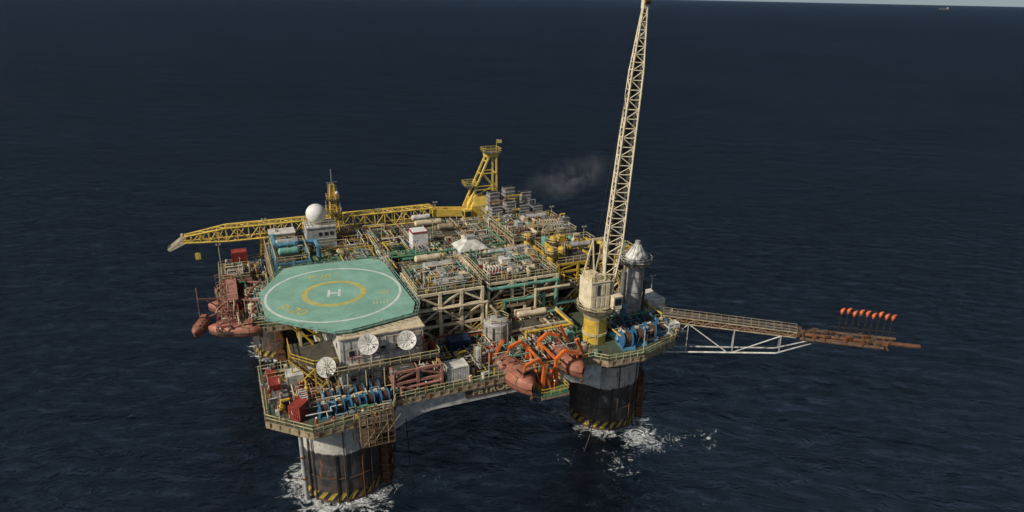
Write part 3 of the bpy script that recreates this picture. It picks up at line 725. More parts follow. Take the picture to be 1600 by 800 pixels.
# ------------------------------------------------------------------ named equipment
q=thing('white_cabin','tall white cabin with a red roof edge among the pipes','cabin',(24.9,41.2,21.96))
mb=MB(['cleanwhite','red']);mb.box(-1.7,1.7,-1.6,1.6,0,4.8);mb.box(-1.8,1.8,-1.7,1.7,4.8,5.1,1);mb.box(-1.6,1.6,-1.5,1.5,5.1,5.16,0);part('wall',mb,q)
mb=MB(['dgrey']);mb.box(-.4,.4,-1.66,-1.61,.1,2.0);part('door',mb,q)
g0=thing('generator_set','dark green enclosed generator set on the upper deck','generator',(18.3,36.5,21.96),0,'dark green generator sets')
mb=MB(['dkgreen','green']);mb.box(-1.5,1.5,-1.1,1.1,.2,2.2);mb.box(-1.4,1.4,-1,1,0,.2,1);mb.box(-1.55,1.55,-1.15,1.15,2.2,2.3,1);part('enclosure',mb,g0)
mb=MB(['dgrey']);mb.tube((.8,0,2.3),(.8,0,3.2),.15,n=8);part('exhaust_pipe',mb,g0)
mb=MB(['black']);mb.box(-1.2,.6,-1.14,-1.11,.6,1.8);part('louvre',mb,g0)
clone(g0,(21.8,36.3,21.96));clone(g0,(20.2,33.4,21.96),math.pi/2)
q=thing('ventilation_hood','pale grey hipped ventilation hood on a square housing','ventilation hood',(33.9,33,21.96))
mb=MB(['lgrey','white']);mb.box(-3,3,-2.6,2.6,0,3.0,0);part('housing',mb,q)
mb=MB(['white','lgrey']);a=[(-3.3,-2.9,3),(3.3,-2.9,3),(3.3,2.9,3),(-3.3,2.9,3),(-1.1,-.9,4.7),(1.1,-.9,4.7),(1.1,.9,4.7),(-1.1,.9,4.7)]
mb.add(a,[(0,1,5,4),(1,2,6,5),(2,3,7,6),(3,0,4,7),(4,5,6,7),(3,2,1,0)]);mb.box(-1,1,-.8,.8,4.7,5.4,1);part('roof',mb,q)
def exhaust(loc,s,lab,h):
    e=thing('exhaust_duct',lab,'exhaust duct',loc,0,'turbine exhaust ducts')
    mb=MB(['grey','lgrey','brown']);mb.box(-s,s,-s*.9,s*.9,0,h*.45,0);
    a=[(-s,-s*.9,h*.45),(s,-s*.9,h*.45),(s,s*.9,h*.45),(-s,s*.9,h*.45)];t=s*.66;b=[(-t,-t,h*.62),(t,-t,h*.62),(t,t,h*.62),(-t,t,h*.62)]
    mb.add(a+b,[(0,1,5,4),(1,2,6,5),(2,3,7,6),(3,0,4,7)],1);part('plenum',mb,e)
    mb=MB(['grey','lgrey','black']);mb.box(-t,t,-t,t,h*.6,h,0)
    for zz in(.7,.8,.9): mb.box(-t-.08,t+.08,-t-.08,t+.08,h*zz,h*zz+.2,1)
    mb.box(-t+.12,t-.12,-t+.12,t-.12,h,h+.03,2);mb.box(-t-.1,t+.1,-t-.1,-t+.1,h,h+.18,1);part('duct',mb,e)
    mb=MB(['paleyellow','grating']);mb.box(-s-.6,s+.6,-s-.6,s+.6,h*.45,h*.45+.06,1);mb.rail([(-s-.6,-s-.6,h*.45),(s+.6,-s-.6,h*.45),(s+.6,s+.6,h*.45),(-s-.6,s+.6,h*.45)],True);part('walkway',mb,e)
    mb=MB(['tan']);mb.pipes(-s-.7,s+.7,-s-.9,-s*.9-.1,.2,h*.85,24,r0=.05,r1=.15);mb.bits(-s-.5,s+.3,-s-.5,-s*.9-.1,h*.45+.06,6,1.6);part('pipework',mb,e)
for (x,y,s,h) in((44.6,45.6,1.7,7.2),(48.2,45.8,1.7,8.0),(51.8,46.0,1.7,6.8),(55.4,46.2,1.7,6.2),(46.2,51.0,1.8,9.0),(50.2,51.2,1.8,9.8),(54.4,51,1.8,8.4)):
    exhaust((x,y,21.96),s,'grey square turbine exhaust duct with access walkway',h)
def container(loc,sz,c,lab,rot=0,name='container'):
    e=thing(name,lab,'container',loc,rot);a,b,h=sz[0]/2,sz[1]/2,sz[2]
    mb=MB([c]);mb.box(-a,a,-b,b,.1,h)
    k=int(sz[0]/.3)
    for i in range(k): mb.box(-a+.1+i*(2*a-.2)/k,-a+.22+i*(2*a-.2)/k,-b-.05,-b,.25,h-.15)
    k=int(sz[1]/.3)
    for i in range(k): mb.box(-a-.05,-a,-b+.1+i*(2*b-.2)/k,-b+.22+i*(2*b-.2)/k,.25,h-.15)
    part('container_body',mb,e)
    mb=MB([c]);
    for x in(-a,a):
        for y in(-b,b): mb.cb((x,y,h/2+.03),(.18,.18,h+.1))
    for y in(-b,b): mb.beam((-a,y,h),(a,y,h),.15,.14)
    for x in(-a,a): mb.beam((x,-b,h),(x,b,h),.14,.13)
    part('corner_frame',mb,e)
container((21.3,4.2,17),(3.6,2.5,2.6),'navy','dark blue corrugated shipping container on the main deck')
container((18.0,-4.3,17),(3.4,2.6,2.7),'white','white boxy tank container at the deck edge')
container((-6.6,-6.2,17),(1.7,2.2,2.4),'red','red storage container near the deck corner',math.radians(-40))
container((-9.2,1.6,17),(1.6,2.4,2.2),'red','red storage container by the railing')
container((-6.2,2.2,17),(2.4,2.4,2.8),'white','white equipment container near the railing')
container((-11.5,57.4,17),(3,2.4,4.2),'red','tall red container with white roof on the side deck')
container((60.2,-3.6,17.02),(2.2,1.5,2.2),'white','small white container beside the blue winches')
container((62.0,6.6,17),(3.6,5,3.2),'white','white deck house with flat roof beside the flare walkway')
container((46.8,20.5,26.3),(1.8,1.8,2.0),'yellow','yellow equipment container on the yellow module')
q=thing('mud_tank','large grey upright tank with pipes on the main deck','tank',(28.6,4.5,17))
mb=MB(['lgrey','grey']);mb.tube((0,0,.1),(0,0,4.4),2.3,n=36);mb.ell((0,0,4.4),2.3,2.3,.6,n=36,k=4,lo=0,m=0);
for z_ in(1.5,3.1): mb.tube((0,0,z_),(0,0,z_+.12),2.37,n=36,m=1)
part('tank_shell',mb,q)
mb=MB(['tan','brown']);
for a in range(5):
    t=math.radians(200+a*32);mb.tube((2.55*math.cos(t),2.55*math.sin(t),0),(2.55*math.cos(t),2.55*math.sin(t),4+a*.25),.12,n=6)
mb.path([(0,0,5.0),(0,0,6.0),(0,3,6.0)],.25,n=8);part('pipe',mb,q)
mb=MB(['paleyellow']);mb.rail([(2.1*math.cos(i*.785),2.1*math.sin(i*.785),4.45) for i in range(8)],True,h=1);part('railing',mb,q)
for (x,y,h,r) in((44.3,15.5,7,.75),(46.2,18.5,8.2,.7),(44.4,26.6,6.5,.8)):
    e=thing('contactor_column','tall yellow process column with ring platforms','process column',(x,y,21.9),0,'yellow process columns')
    mb=MB(['yellow']);mb.tube((0,0,0),(0,0,h),r,n=20);mb.ell((0,0,h),r,r,r*.6,n=20,k=4,lo=0);part('column_shell',mb,e)
    for z_ in (h*.5,h*.88):
        mb=MB(['paleyellow','grating']);mb.tube((0,0,z_),(0,0,z_+.07),r+.6,n=16,m=1);mb.rail([((r+.6)*math.cos(i*.785),(r+.6)*math.sin(i*.785),z_) for i in range(8)],True,h=1)
        part('platform',mb,e)
def pipeline(pts,r,c,lab):
    mb=MB([c]);mb.path(pts,r,10);o=pts[0]
    mb.v=[(v[0]-o[0],v[1]-o[1],v[2]-o[2]) for v in mb.v];solo('pipeline',mb,lab,'pipe',o,0)
pipeline([(29,10.0,25.0),(43,10.0,25.0),(43,10.0,20),(48,10.0,20),(48,7,20),(48,7,17)],.34,'teal','thick teal green pipe crossing the module front')
pipeline([(32,9.2,17),(32,9.2,22.6),(40,9.2,22.6),(40,9.2,19),(44,9.2,19)],.3,'teal','teal green pipe bending in front of the cream module')
pipeline([(34,8.6,17),(34,8.6,20.6),(38,8.6,20.6),(38,8.6,24.2),(45,8.6,24.2)],.26,'cream','cream pipe stepping up the module front')
pipeline([(15,7.8,17),(15,7.8,23.8),(28,7.8,23.8),(28,7.8,17)],.24,'cream','cream pipe looping over the module front')
pipeline([(16,7.2,18.6),(27,7.2,18.6),(27,-1,18.6),(27,-1,17)],.25,'pink','pinkish red pipe running along the main deck')
pipeline([(8.5,-6.6,17),(8.5,-6.6,18.6),(15,-6.4,18.6),(15,-1,18.6),(15,6,18.6)],.2,'pink','pinkish red pipe at the deck edge')
pipeline([(33,1.5,17),(33,1.5,19.8),(42,1.5,19.8),(42,8,19.8)],.26,'yellow','yellow pipe on the lower deck')
pipeline([(17,33,24.6),(42,33,24.6),(42,44,24.6),(42,44,22)],.22,'green','long green pipe crossing the upper deck')
pipeline([(-4,48,24.8),(4,48,24.8),(4,44,24.8),(4,44,22)],.5,'lblue','thick light blue duct on the rear deck')
pipeline([(-4.4,52,22),(-4.4,52,25.4),(-4.4,46,25.4),(-.5,46,25.4),(-.5,46,22)],.5,'lblue','thick light blue duct bending over the deck')
pipeline([(49,1.8,17),(49,1.8,21.4),(53,1.8,21.4),(53,1.8,19)],.42,'lblue','thick light blue duct arching over the winches')
def stair(a,b,w_=1.0):
    a=Vector(a);b=Vector(b);mb=MB(['yellow','grating']);d=b-a;n=max(4,int(abs(d.z)/.25));s_=Vector((-d.y,d.x,0)).normalized()*w_/2
    for k in(-1,1): mb.beam(s_*k,d+s_*k,.08,.25,0);mb.beam(s_*k+Z*1,d+s_*k+Z*1,.07,.07,0)
    for i in range(n): mb.cb(d*((i+.5)/n),(abs(s_.x)*2+.28,abs(s_.y)*2+.28,.05),1)
    for i in range(5):
        for k in(-1,1): mb.beam(d*(i/4)+s_*k,d*(i/4)+s_*k+Z,.05)
    solo('staircase',mb,'yellow railed steel staircase between two decks','stairs',a,0,'steel staircases')
stair((44.5,10.8,17),(51,13.0,22));stair((24,8.0,17),(31,8.0,22));stair((14.2,-4,17),(14.2,4.5,21.9));stair((58.8,9,17),(58.8,13.4,22));stair((-6.6,30,17),(-6.6,38,22));stair((46,24,22),(52,27.5,27));stair((-.8,-1.5,17),(-6.5,2.5,22));stair((36,25,22),(41,25,26))
q=thing('access_platform','yellow railed access platform under the helicopter deck edge','platform',(-6.4,.5,17))
mb=MB(['grating','yellow']);mb.prism([(0,1.5),(3,-2),(6.5,-2.3),(6.5,6),(0,7)],4.9,5.02,0)
part('deck_plate',mb,q)
mb=MB(['yellow']);mb.rail([(0,7,5),(0,1.5,5),(3,-2,5),(6.5,-2.3,5)],False)
for (x,y) in((0,1.5),(3,-2),(6.3,-2.1),(0,6.8)): mb.beam((x,y,0),(x,y,4.9),.2)
mb.beam((0,1.5,0),(3,-2,4.8),.14);mb.beam((3,-2,.2),(6.3,-2.1,4.8),.13);part('railing',mb,q)
q=thing('scaffold_cage','rusty scaffold cage hanging at the deck edge above the column','scaffold',(1.2,-12.0,13.4))
mb=MB(['brown','tan','rust'])
for i in range(6):
    for j in range(3): mb.tube((i*.96,j*1.2,0),(i*.96,j*1.2,5.0),.06,n=5,m=(i+j)%3)
for z_ in(0,1,2,3,4,5):
    for j in range(3): mb.tube((0,j*1.2,z_),(4.8,j*1.2,z_),.055,n=5,m=j%3)
    for i in range(6): mb.tube((i*.96,0,z_),(i*.96,2.4,z_),.05,n=5)
for i in range(0,5,2): mb.tube((i*.96,0,i*.5),(i*.96+1.9,0,2.5+i*.5),.05,n=5,m=1)
mb.box(0,4.8,0,2.4,2.02,2.08,0);mb.box(0,4.8,0,2.4,.02,.08,0)
part('tube_frame',mb,q)
# ------------------------------------------------------------------ rear yellow crane
q=thing('pedestal_crane','big yellow pedestal crane with horizontal lattice boom at rest','crane',(45.2,58.0,21.0))
def loc(p_): return (p_[0]-45.2,p_[1]-58.0,p_[2]-21.0)
mb=MB(['craneyellow','tan']);mb.tube((0,0,-5),(0,0,1.0),2.0,n=28);mb.tube((0,0,1.0),(0,0,1.5),2.6,n=28);part('pedestal',mb,q)
mb=MB(['craneyellow','window']);mb.box(-2.8,2.8,-2.5,2.5,1.5,5.4);mb.add([(-2.8,-2.51,5.4),(2.8,-2.51,5.4),(2.8,2.51,5.4),(-2.8,2.51,5.4),(-1.4,-1.6,7.4),(1.4,-1.6,7.4),(1.4,1.6,7.4),(-1.4,1.6,7.4)],[(0,1,5,4),(1,2,6,5),(2,3,7,6),(3,0,4,7),(4,5,6,7)]);part('machinery_house',mb,q)
mb=MB(['craneyellow','window']);mb.box(-4.8,-2.9,-2.9,-.9,2.2,4.8);part('operator_cab',mb,q)
mb=MB(['window']);mb.box(-4.86,-4.81,-2.7,-1.1,3.1,4.4);mb.box(-4.6,-3.1,-2.96,-2.91,3.1,4.4);part('cab_window',mb,q)
mb=MB(['craneyellow'])
for y in(-1.5,1.5):
    mb.beam((4.3,y,3.0),(4.1,y*.8,17.5),.36,.36);mb.beam((-3.6,y,4.6),(2.2,y*.8,17.2),.42,.42)
    mb.beam((-1.7,y,9.2),(4.2,y,9.2),.2,.2);mb.beam((.3,y,13.2),(4.1,y,13.2),.2,.2);mb.beam((4.2,y,9.2),(.6,y,13.2),.17,.17);mb.beam((-2.8,y,5.6),(4.2,y,9),.17,.17);mb.beam((2.8,y,3.0),(4.3,y,3.0),.3,.3)
for z_ in(7,10,13,16):
    mb.beam((4.2,-1.4,z_),(4.2,1.4,z_),.2,.2);mb.beam((-2.5+(z_-7)*.46,-1.4,z_),(-2.5+(z_-7)*.46,1.4,z_),.2,.2)
mb.cb((3.1,0,17.5),(3.0,2.8,.8));part('gantry_frame',mb,q,'tall tapering open yellow A-shaped gantry')
for (x0,x1,z_) in((1.1,5.2,18.0),(-3.8,-.9,10.0)):
    mb=MB(['craneyellow','grating'])
    mb.box(x0,x1,-1.8,1.8,z_,z_+.08,1);mb.rail([(x0,-1.8,z_),(x1,-1.8,z_),(x1,1.8,z_),(x0,1.8,z_)],True,0)
    part('access_platform',mb,q)
A=Vector(loc((42,57.9,24.6)));B=Vector(loc((-22.5,61.0,23.9)))
mb=MB(['craneyellow'])
K=A.lerp(B,.14);K2=A.lerp(B,.86)
mb.beam(A+Vector((0,-1.2,0)),K+Vector((0,-1.3,.8)),.4,1.7);mb.beam(A+Vector((0,1.2,0)),K+Vector((0,1.3,.8)),.4,1.7);mb.beam(A+Vector((-1,0,.1)),K+Vector((.3,0,.9)),2.2,.3)
mb.lattice(K+Z*.6,K2+Z*.6,3.3,3.0,20,.2,.11,h0=3.2,h1=3.0);mb.lattice(K2+Z*.6,B+Z*.1,3.0,1.5,5,.2,.11,h0=3.0,h1=1.3)
part('boom',mb,q,'long yellow lattice boom resting horizontally')
mb=MB(['craneyellow','grating']);a=K+Z*.6;b=K2+Z*.6;mb.beam(a-Z*1.3,b-Z*1.3,.8,.06,1);mb.rail([tuple(a+Vector((0,-1.65,1.6))),tuple(b+Vector((0,-1.5,1.4)))],False,0,h=.8,step=2.5);part('boom_walkway',mb,q)
mb=MB(['boomcream','dgrey']);e_=B+Vector((-1.6,0,-.2))
for y in(-.8,.8):
    t=Vector((0,y,0))
    mb.beam(B+t+Z*1.0+Vector((.8,0,0)),e_+t+Vector((-1.4,0,-1.6)),.32,.4);mb.beam(B+t-Z*.6+Vector((.4,0,0)),e_+t+Vector((-1.2,0,-1.8)),.28,.34);mb.beam(B+t+Z*1.0,B+t-Z*.6,.24,.24);mb.beam(B+t+Z*.9,B+t+Vector((-1.2,0,-1.2)),.2,.2)
mb.beam(B+Z*1.0+Vector((0,-.9,0)),B+Z*1.0+Vector((0,.9,0)),.36,.36);mb.tube(e_+Vector((-1,-.7,-1.4)),e_+Vector((-1,.7,-1.4)),.5,n=16,m=1)
part('boom_head',mb,q,'pale open forked boom tip with sheave')
hk=B+Vector((2.6,-.1,-4.2))
mb=MB(['dgrey']);mb.tube(hk+Vector((-.15,0,4)),hk+Vector((-.15,0,.6)),.06,n=5);mb.tube(hk+Vector((.15,0,4)),hk+Vector((.15,0,.6)),.06,n=5)
part('wire_rope',mb,q)
mb=MB(['craneyellow','dgrey']);mb.cb(hk+Z*.1,(1.1,.6,1.4));mb.tube(hk+Vector((0,-.35,.3)),hk+Vector((0,.35,.3)),.6,n=14)
mb.path([tuple(hk-Z*.5),tuple(hk-Z*1.1),tuple(hk+Vector((.35,0,-1.4))),tuple(hk+Vector((.5,0,-1.0)))],.14,n=6,m=1);part('hook_block',mb,q)
mb=MB(['yellow']);mb.tube((4.6,0,18.0),(4.6,0,21.2),.06,n=5);part('flag_pole',mb,q)
mb=MB(['heliyellow','green']);mb.add([(4.6,0,21.1),(5.9,-.25,21.0),(5.9,-.25,20.2),(4.6,0,20.2)],[(0,1,2,3)],0);part('flag',mb,q)
q=thing('boom_rest','yellow braced trestle holding up the crane boom','boom rest',(-5.2,60.2,17),0,'boom rests')
mb=MB(['yellow'])
for x in(-1.6,1.6):
    for y in(-1,1): mb.beam((x*1.2,y,0),(x*.8,y,5.7),.26)
for z_ in(2.2,4.4,5.7): mb.beam((-1.7,-1,z_),(1.7,-1,z_),.2,.2);mb.beam((-1.7,1,z_),(1.7,1,z_),.2,.2)
mb.beam((-1.8,-1,0),(1.5,-1,4.4),.15);mb.beam((1.8,-1,0),(-1.5,-1,4.4),.14);mb.box(-1.6,1.6,-1.3,1.3,5.71,5.9);part('frame',mb,q)
# ------------------------------------------------------------------ right cream crane
q=thing('pedestal_crane','tall cream pedestal crane with steep lattice boom on a yellow base','crane',(45.6,-.5,17))
mb=MB(['yellow','paleyellow','rust']);mb.tube((0,0,0),(0,0,5.2),2.05,n=32,m=0);mb.tube((0,0,1.6),(0,0,2.0),2.3,n=32,m=1);mb.tube((0,0,4.6),(0,0,6.3),2.05,2.9,n=32,m=1)
for s_ in(-.25,.25): mb.beam((s_-.8,-2.2,0),(s_-.8,-2.2,6.3),.07,m=1)
for i in range(14): mb.beam((-1.05,-2.2,.3+i*.43),(-.55,-2.2,.3+i*.43),.05,m=1)
part('pedestal',mb,q)
mb=MB(['paleyellow','grating']);mb.tube((0,0,6.3),(0,0,6.5),3.5,n=24,m=1);mb.rail([(3.5*math.cos(i*.5236),3.5*math.sin(i*.5236),6.5) for i in range(12)],True,h=1.1);part('walkway',mb,q)
mb=MB(['boomcream','cream','paleyellow','dgrey']);mb.box(-2.3,1.4,-2.0,2.3,6.9,12.0,0);mb.tube((0,0,6.4),(0,0,6.95),2.3,n=24,m=2)
for i in range(4): mb.box(-2.1+i*.92,-1.5+i*.92,-2.06,-2.0,7.4,9.2,0);mb.box(-2.1+i*.92,-1.5+i*.92,-2.05,-2.0,9.6,11.6,3 if i==1 else 0)
mb.box(-2.4,1.5,-2.1,2.4,12.0,12.15,0);mb.box(-1.9,-.2,-1.3,1.5,12.15,13.2,1);mb.rail([(-2.3,-2,12.15),(1.4,-2,12.15),(1.4,2.3,12.15),(-2.3,2.3,12.15)],True,2,h=1);part('machinery_house',mb,q)
mb=MB(['boomcream','window']);mb.box(1.7,3.4,-3.0,-1.2,6.9,9.2);mb.box(1.6,3.5,-3.1,-1.1,9.2,9.32);part('operator_cab',mb,q)
mb=MB(['window']);mb.box(1.9,3.2,-3.06,-3.01,7.7,8.9);mb.box(3.41,3.46,-2.8,-1.4,7.7,8.9);part('cab_window',mb,q)
for (x,y,zt,r) in((-.3,1.8,19.0,.5),(.6,1.9,17.6,.4)):
    mb=MB(['black']);mb.tube((x,y,12.15),(x,y,zt),r,n=12);part('exhaust_stack',mb,q,'soot blackened exhaust pipe behind the crane house')
base=Vector((1.6,-.6,9.2));tip=Vector((3.9,-1.8,57.0))
up=Vector((.3,1,0))
mb=MB(['boomcream','white'])
k1=base.lerp(tip,.2);k2=base.lerp(tip,.8)
mb.lattice(base,k1,1.5,2.7,5,.17,.1,h0=1.0,h1=2.0,up=up);mb.lattice(k1,k2,2.7,1.8,19,.17,.09,h0=2.0,h1=1.7,up=up);mb.lattice(k2,tip,1.8,.6,8,.14,.08,h0=1.7,h1=.5,up=up)
for k in(-1,1): mb.beam(base+Rv*k*.7,k1+Rv*k*1.25,.34,.34)
part('boom',mb,q,'very long steep cream lattice boom')
mb=MB(['boomcream','rust']);mb.cb(tip+Z*.3,(1.0,.8,1.6));mb.tube(tip+Vector((-.45,-.3,.6)),tip+Vector((.45,-.3,.6)),.55,n=16,m=1);mb.tube(tip,tip+Z*2.2,.06,n=5);part('boom_head',mb,q)
mb=MB(['cream'])
for k in(-1.1,1.1):
    mb.beam((k-1,1.6,12.15),(k+.4,1.2,19.0),.26,.26);mb.beam((k-.6,-1.6,12.15),(k+.2,1.0,18.8),.22,.22)
mb.beam((-1,1.2,18.9),(1.8,1.2,18.9),.34,.34);mb.beam((-1.6,1.5,16),(.8,1.5,16),.2,.2);part('gantry_frame',mb,q)
mb=MB(['black'])
for k in(-.4,.4): mb.tube((.4+k,1.2,19),tip+Vector((k*.5,.3,0)),.05,n=5)
for k in(-.3,.1,.5): mb.tube(base+Vector((k,-.2,3)),tip+Vector((k*.3,-.3,-.5)),.05,n=5)
part('wire_rope',mb,q)
mb=MB(['dgrey','black'])
mb.beam(base+Vector((0,.15,2)),base.lerp(tip,.9)+Vector((0,.1,0)),.9,.4,1);part('boom_walkway',mb,q,'dark ladder running up inside the boom')
# ------------------------------------------------------------------ funnel
q=thing('funnel','tall grey cylindrical funnel with conical pale grey cap','funnel',(56.6,4.4,17))
mb=MB(['lgrey','grey']);mb.tube((0,0,0),(0,0,11.7),1.65,n=36)
for z_ in(3,6,9): mb.tube((0,0,z_),(0,0,z_+.12),1.71,n=36,m=1)
part('shell',mb,q)
mb=MB(['grating','white']);mb.tube((0,0,11.7),(0,0,11.85),3.0,n=28);mb.rail([(2.95*math.cos(i*.5236),2.95*math.sin(i*.5236),11.85) for i in range(12)],True,m=1,h=1.1);part('platform',mb,q)
mb=MB(['white','lgrey']);mb.tube((0,0,11.86),(0,0,12.9),2.0,n=12,m=1);mb.tube((0,0,12.9),(0,0,15.3),2.15,.55,n=12);mb.tube((0,0,15.3),(0,0,16.0),.5,n=12,m=1)
for i in range(12):
    a=i*math.pi/6;mb.beam((2.15*math.cos(a),2.15*math.sin(a),12.9),(.6*math.cos(a),.6*math.sin(a),15.32),.1,m=1)
part('cap',mb,q)
mb=MB(['grey','brown']);mb.tube((-2.2,.5,0),(-2.2,.5,10),.45,n=12);mb.tube((2.1,-.4,0),(2.1,-.4,8),.25,n=10,m=1);
for s_ in(-.25,.25): mb.beam((s_,-1.9,0),(s_,-1.9,12),.07)
for i in range(24): mb.beam((-.25,-1.9,.4+i*.48),(.25,-1.9,.4+i*.48),.05)
part('ladder',mb,q)
# ------------------------------------------------------------------ flare boom
D=Vector((.789,-.615,0));S=Vector((.615,.789,0))
q=thing('flare_boom','long steel flare boom walkway reaching out over the sea','flare boom',(60.0,-.9,19.2))
mb=MB(['tan','brown','lgrey']);mb.lattice((0,0,0),D*23.5,1.5,1.3,16,.12,.06,h0=1.2,h1=1.0);part('walkway_truss',mb,q)
mb=MB(['tan','grating']);mb.beam(Z*.66,D*23.5+Z*.58,1.3,.07,1);
for k in(-.75,.75): mb.rail([tuple(S*k+Z*.64),tuple(D*23.5+S*k+Z*.56)],False,0,h=1.0,step=1.3,r=.035)
part('railing',mb,q)
for i,k in enumerate((-.5,-.18,.18,.5)):
    mb=MB([('rust','rust','tan','brown')[i]]);mb.tube(S*k-Z*.2,D*(24+i)+S*k-Z*.2,.14,n=7);part('gas_pipe',mb,q)
mb=MB(['white','lgrey'])
for k in(-1,1):
    a=D*-4+S*k*1.2+Z*-7.3;b=D*20.5+S*k+Z*-3.9;c=D*28+S*k*.5-Z*.4
    m_=1
    mb.tube(a,b,.16,n=8,m=0 if k<0 else 1);mb.tube(b,c,.14,n=8,m=m_)
    for j,s_ in enumerate((4.8,13,21)):
        lo=a.lerp(b,(s_+4)/24.5);mb.tube(lo,D*s_+S*k*.7-Z*.5,.1,n=6,m=m_)
    if k<0:
        for s0,s1 in((4.8,12.2),(21,13)):
            lo=a.lerp(b,(s1+4)/24.5);mb.tube(D*s0+S*k*.7-Z*.5,lo,.1,n=6)
        mb.tube(a.lerp(b,.1),D*4.8+S*k*.7-Z*.5,.1,n=6)
for s_ in(4.8,13,21,0): mb.tube(D*s_+S*1.2+Z*(-6.6+(s_+4)*.135),D*s_-S*1.2+Z*(-6.6+(s_+4)*.135),.08,n=6,m=1)
part('lower_truss',mb,q,'white tubular underslung truss')
mb=MB(['rust','brown','black'])
mb.tube(D*23,D*43.5+Z*.5,.36,n=12);mb.tube(D*27+S*1.6+Z*.3,D*40+S*1.6+Z*.6,.3,n=12,m=1);mb.tube(D*24-S*1.3-Z*.3,D*37.5-S*1.5,.32,n=12,m=1);mb.tube(D*26.5-S*.6-Z*.2,D*34-S*.8,.2,n=10,m=0)
for s_ in(24.5,26.2,28,31.5,35,36.2,38): mb.tube(D*s_+S*2.1+Z*.2,D*s_-S*2.2+Z*.1,.16,n=8,m=0)
mb.tube(D*29+S*1.6+Z*1.5,D*40+S*1.6+Z*1.8,.12,n=8,m=2)
fr_=random.Random(5)
for i in range(34):
    s_=fr_.uniform(23.5,42);k=fr_.uniform(-1.6,1.8) if s_<38 else 0
    mb.cb(D*s_+S*k+Z*(.3+fr_.uniform(0,.35)),(fr_.uniform(.3,1.3),fr_.uniform(.2,.6),fr_.uniform(.3,.7)),fr_.choice((0,1,1)),fr_.uniform(-1,0))
part('flare_header',mb,q,'rusty brown header pipes at the boom end')
for i in range(9):
    c=D*(30.6+i*1.03)+S*1.6+Z*.5;hh=3.7+.22*math.sin(i*2.3)
    mb=MB(['black','orange','rust']);mb.tube(c,c+Z*hh,.14,n=8);mb.tube(c+Z*1.9,c+Z*2.1,.3,n=8)
    b=c+Z*hh;mb.tube(b,b+Z*.55,.15,.3,n=10,m=1);mb.tube(b+Z*.5,b+Z*1.0+D*.14,.32,.2,n=10,m=1);mb.beam(b+Z*.55,b+D*.36+Z*1.15,.16,.24,1)
    part('flare_tip',mb,q,'orange flare nozzle on a black stem')
# ------------------------------------------------------------------ lifeboats
def lifeboat(loc_,rot,L,W,H,hull,lab):
    e=thing('lifeboat',lab,'lifeboat',loc_,rot,'orange enclosed lifeboats');n=22
    def sec(t):
        return max(0.0,1-abs(t)**2.6)**.6
    def loft(prof):
        vs=[];m_=len(prof)
        for i in range(n+1):
            t=-1+2*i/n;t=max(-.995,min(.995,t));s_=sec(t)
            for (u,v) in prof:
                lift=.22*H*abs(t)**3 if v<.5 else 0
                hh=v*H if v<=.5 else H*.5+(v-.5)*H*(1-.55*abs(t)**4)
                vs.append((t*L/2,u*W/2*s_,hh+lift))
        fs=[(i*m_+j,(i+1)*m_+j,(i+1)*m_+j+1,i*m_+j+1) for i in range(n) for j in range(m_-1)]
        return vs,fs
    mb=MB([hull]);vs,fs=loft([(-1,.5),(-.93,.33),(-.7,.14),(-.3,.03),(0,0),(.3,.03),(.7,.14),(.93,.33),(1,.5)]);mb.add(vs,fs,0,True);part('hull',mb,e)
    mb=MB([hull,'pink','tan']);vs,fs=loft([(1,.5),(.95,.66),(.78,.84),(.45,.93),(0,.96),(-.45,.93),(-.78,.84),(-.95,.66),(-1,.5)]);mb.add(vs,fs,0,True)
    for k in(-1,1):mb.beam((-L*.3,k*W*.36,H*.86),(L*.3,k*W*.36,H*.86),.08,.1)
    for t in(-.1,.08,.26): mb.cb((L*t,0,H*.96),(L*.09,W*.34,.16),1)
    for t in(-.3,-.15,0,.15,.3): mb.beam((L*t,-W*.47,H*.58),(L*t,-W*.3,H*.88),.07,m=2);mb.beam((L*t,W*.47,H*.58),(L*t,W*.3,H*.88),.07,m=2)
    part('canopy',mb,e)
    mb=MB([hull,'window']);mb.box(-L*.36,-L*.2,-W*.2,W*.2,H*.88,H*1.16,0);part('steering_cabin',mb,e)
    mb=MB(['window']);mb.box(-L*.35,-L*.21,-W*.2-.02,-W*.2-.005,H*.99,H*1.1);mb.box(-L*.2+.005,-L*.2+.02,-W*.17,W*.17,H*.99,H*1.1);mb.box(-L*.36-.02,-L*.36-.005,-W*.17,W*.17,H*.99,H*1.1);mb.box(-L*.35,-L*.21,W*.2+.005,W*.2+.02,H*.99,H*1.1);part('window',mb,e)
    for k in(-1,1):
        mb=MB(['dgrey']);pts=[(t*L/2,k*(W/2*sec(t)+.03),H*.5+.02) for t in [x/10 for x in range(-9,10)]]
        mb.path(pts,.07,n=5);part('fender',mb,e)
    mb=MB(['brown']);mb.box(-L/2-.1,-L/2+.25,-.05,.05,.1,H*.35);mb.tube((-L/2+.3,0,.25),(-L/2+.05,0,.25),.3,n=10);part('propeller',mb,e)
    return e
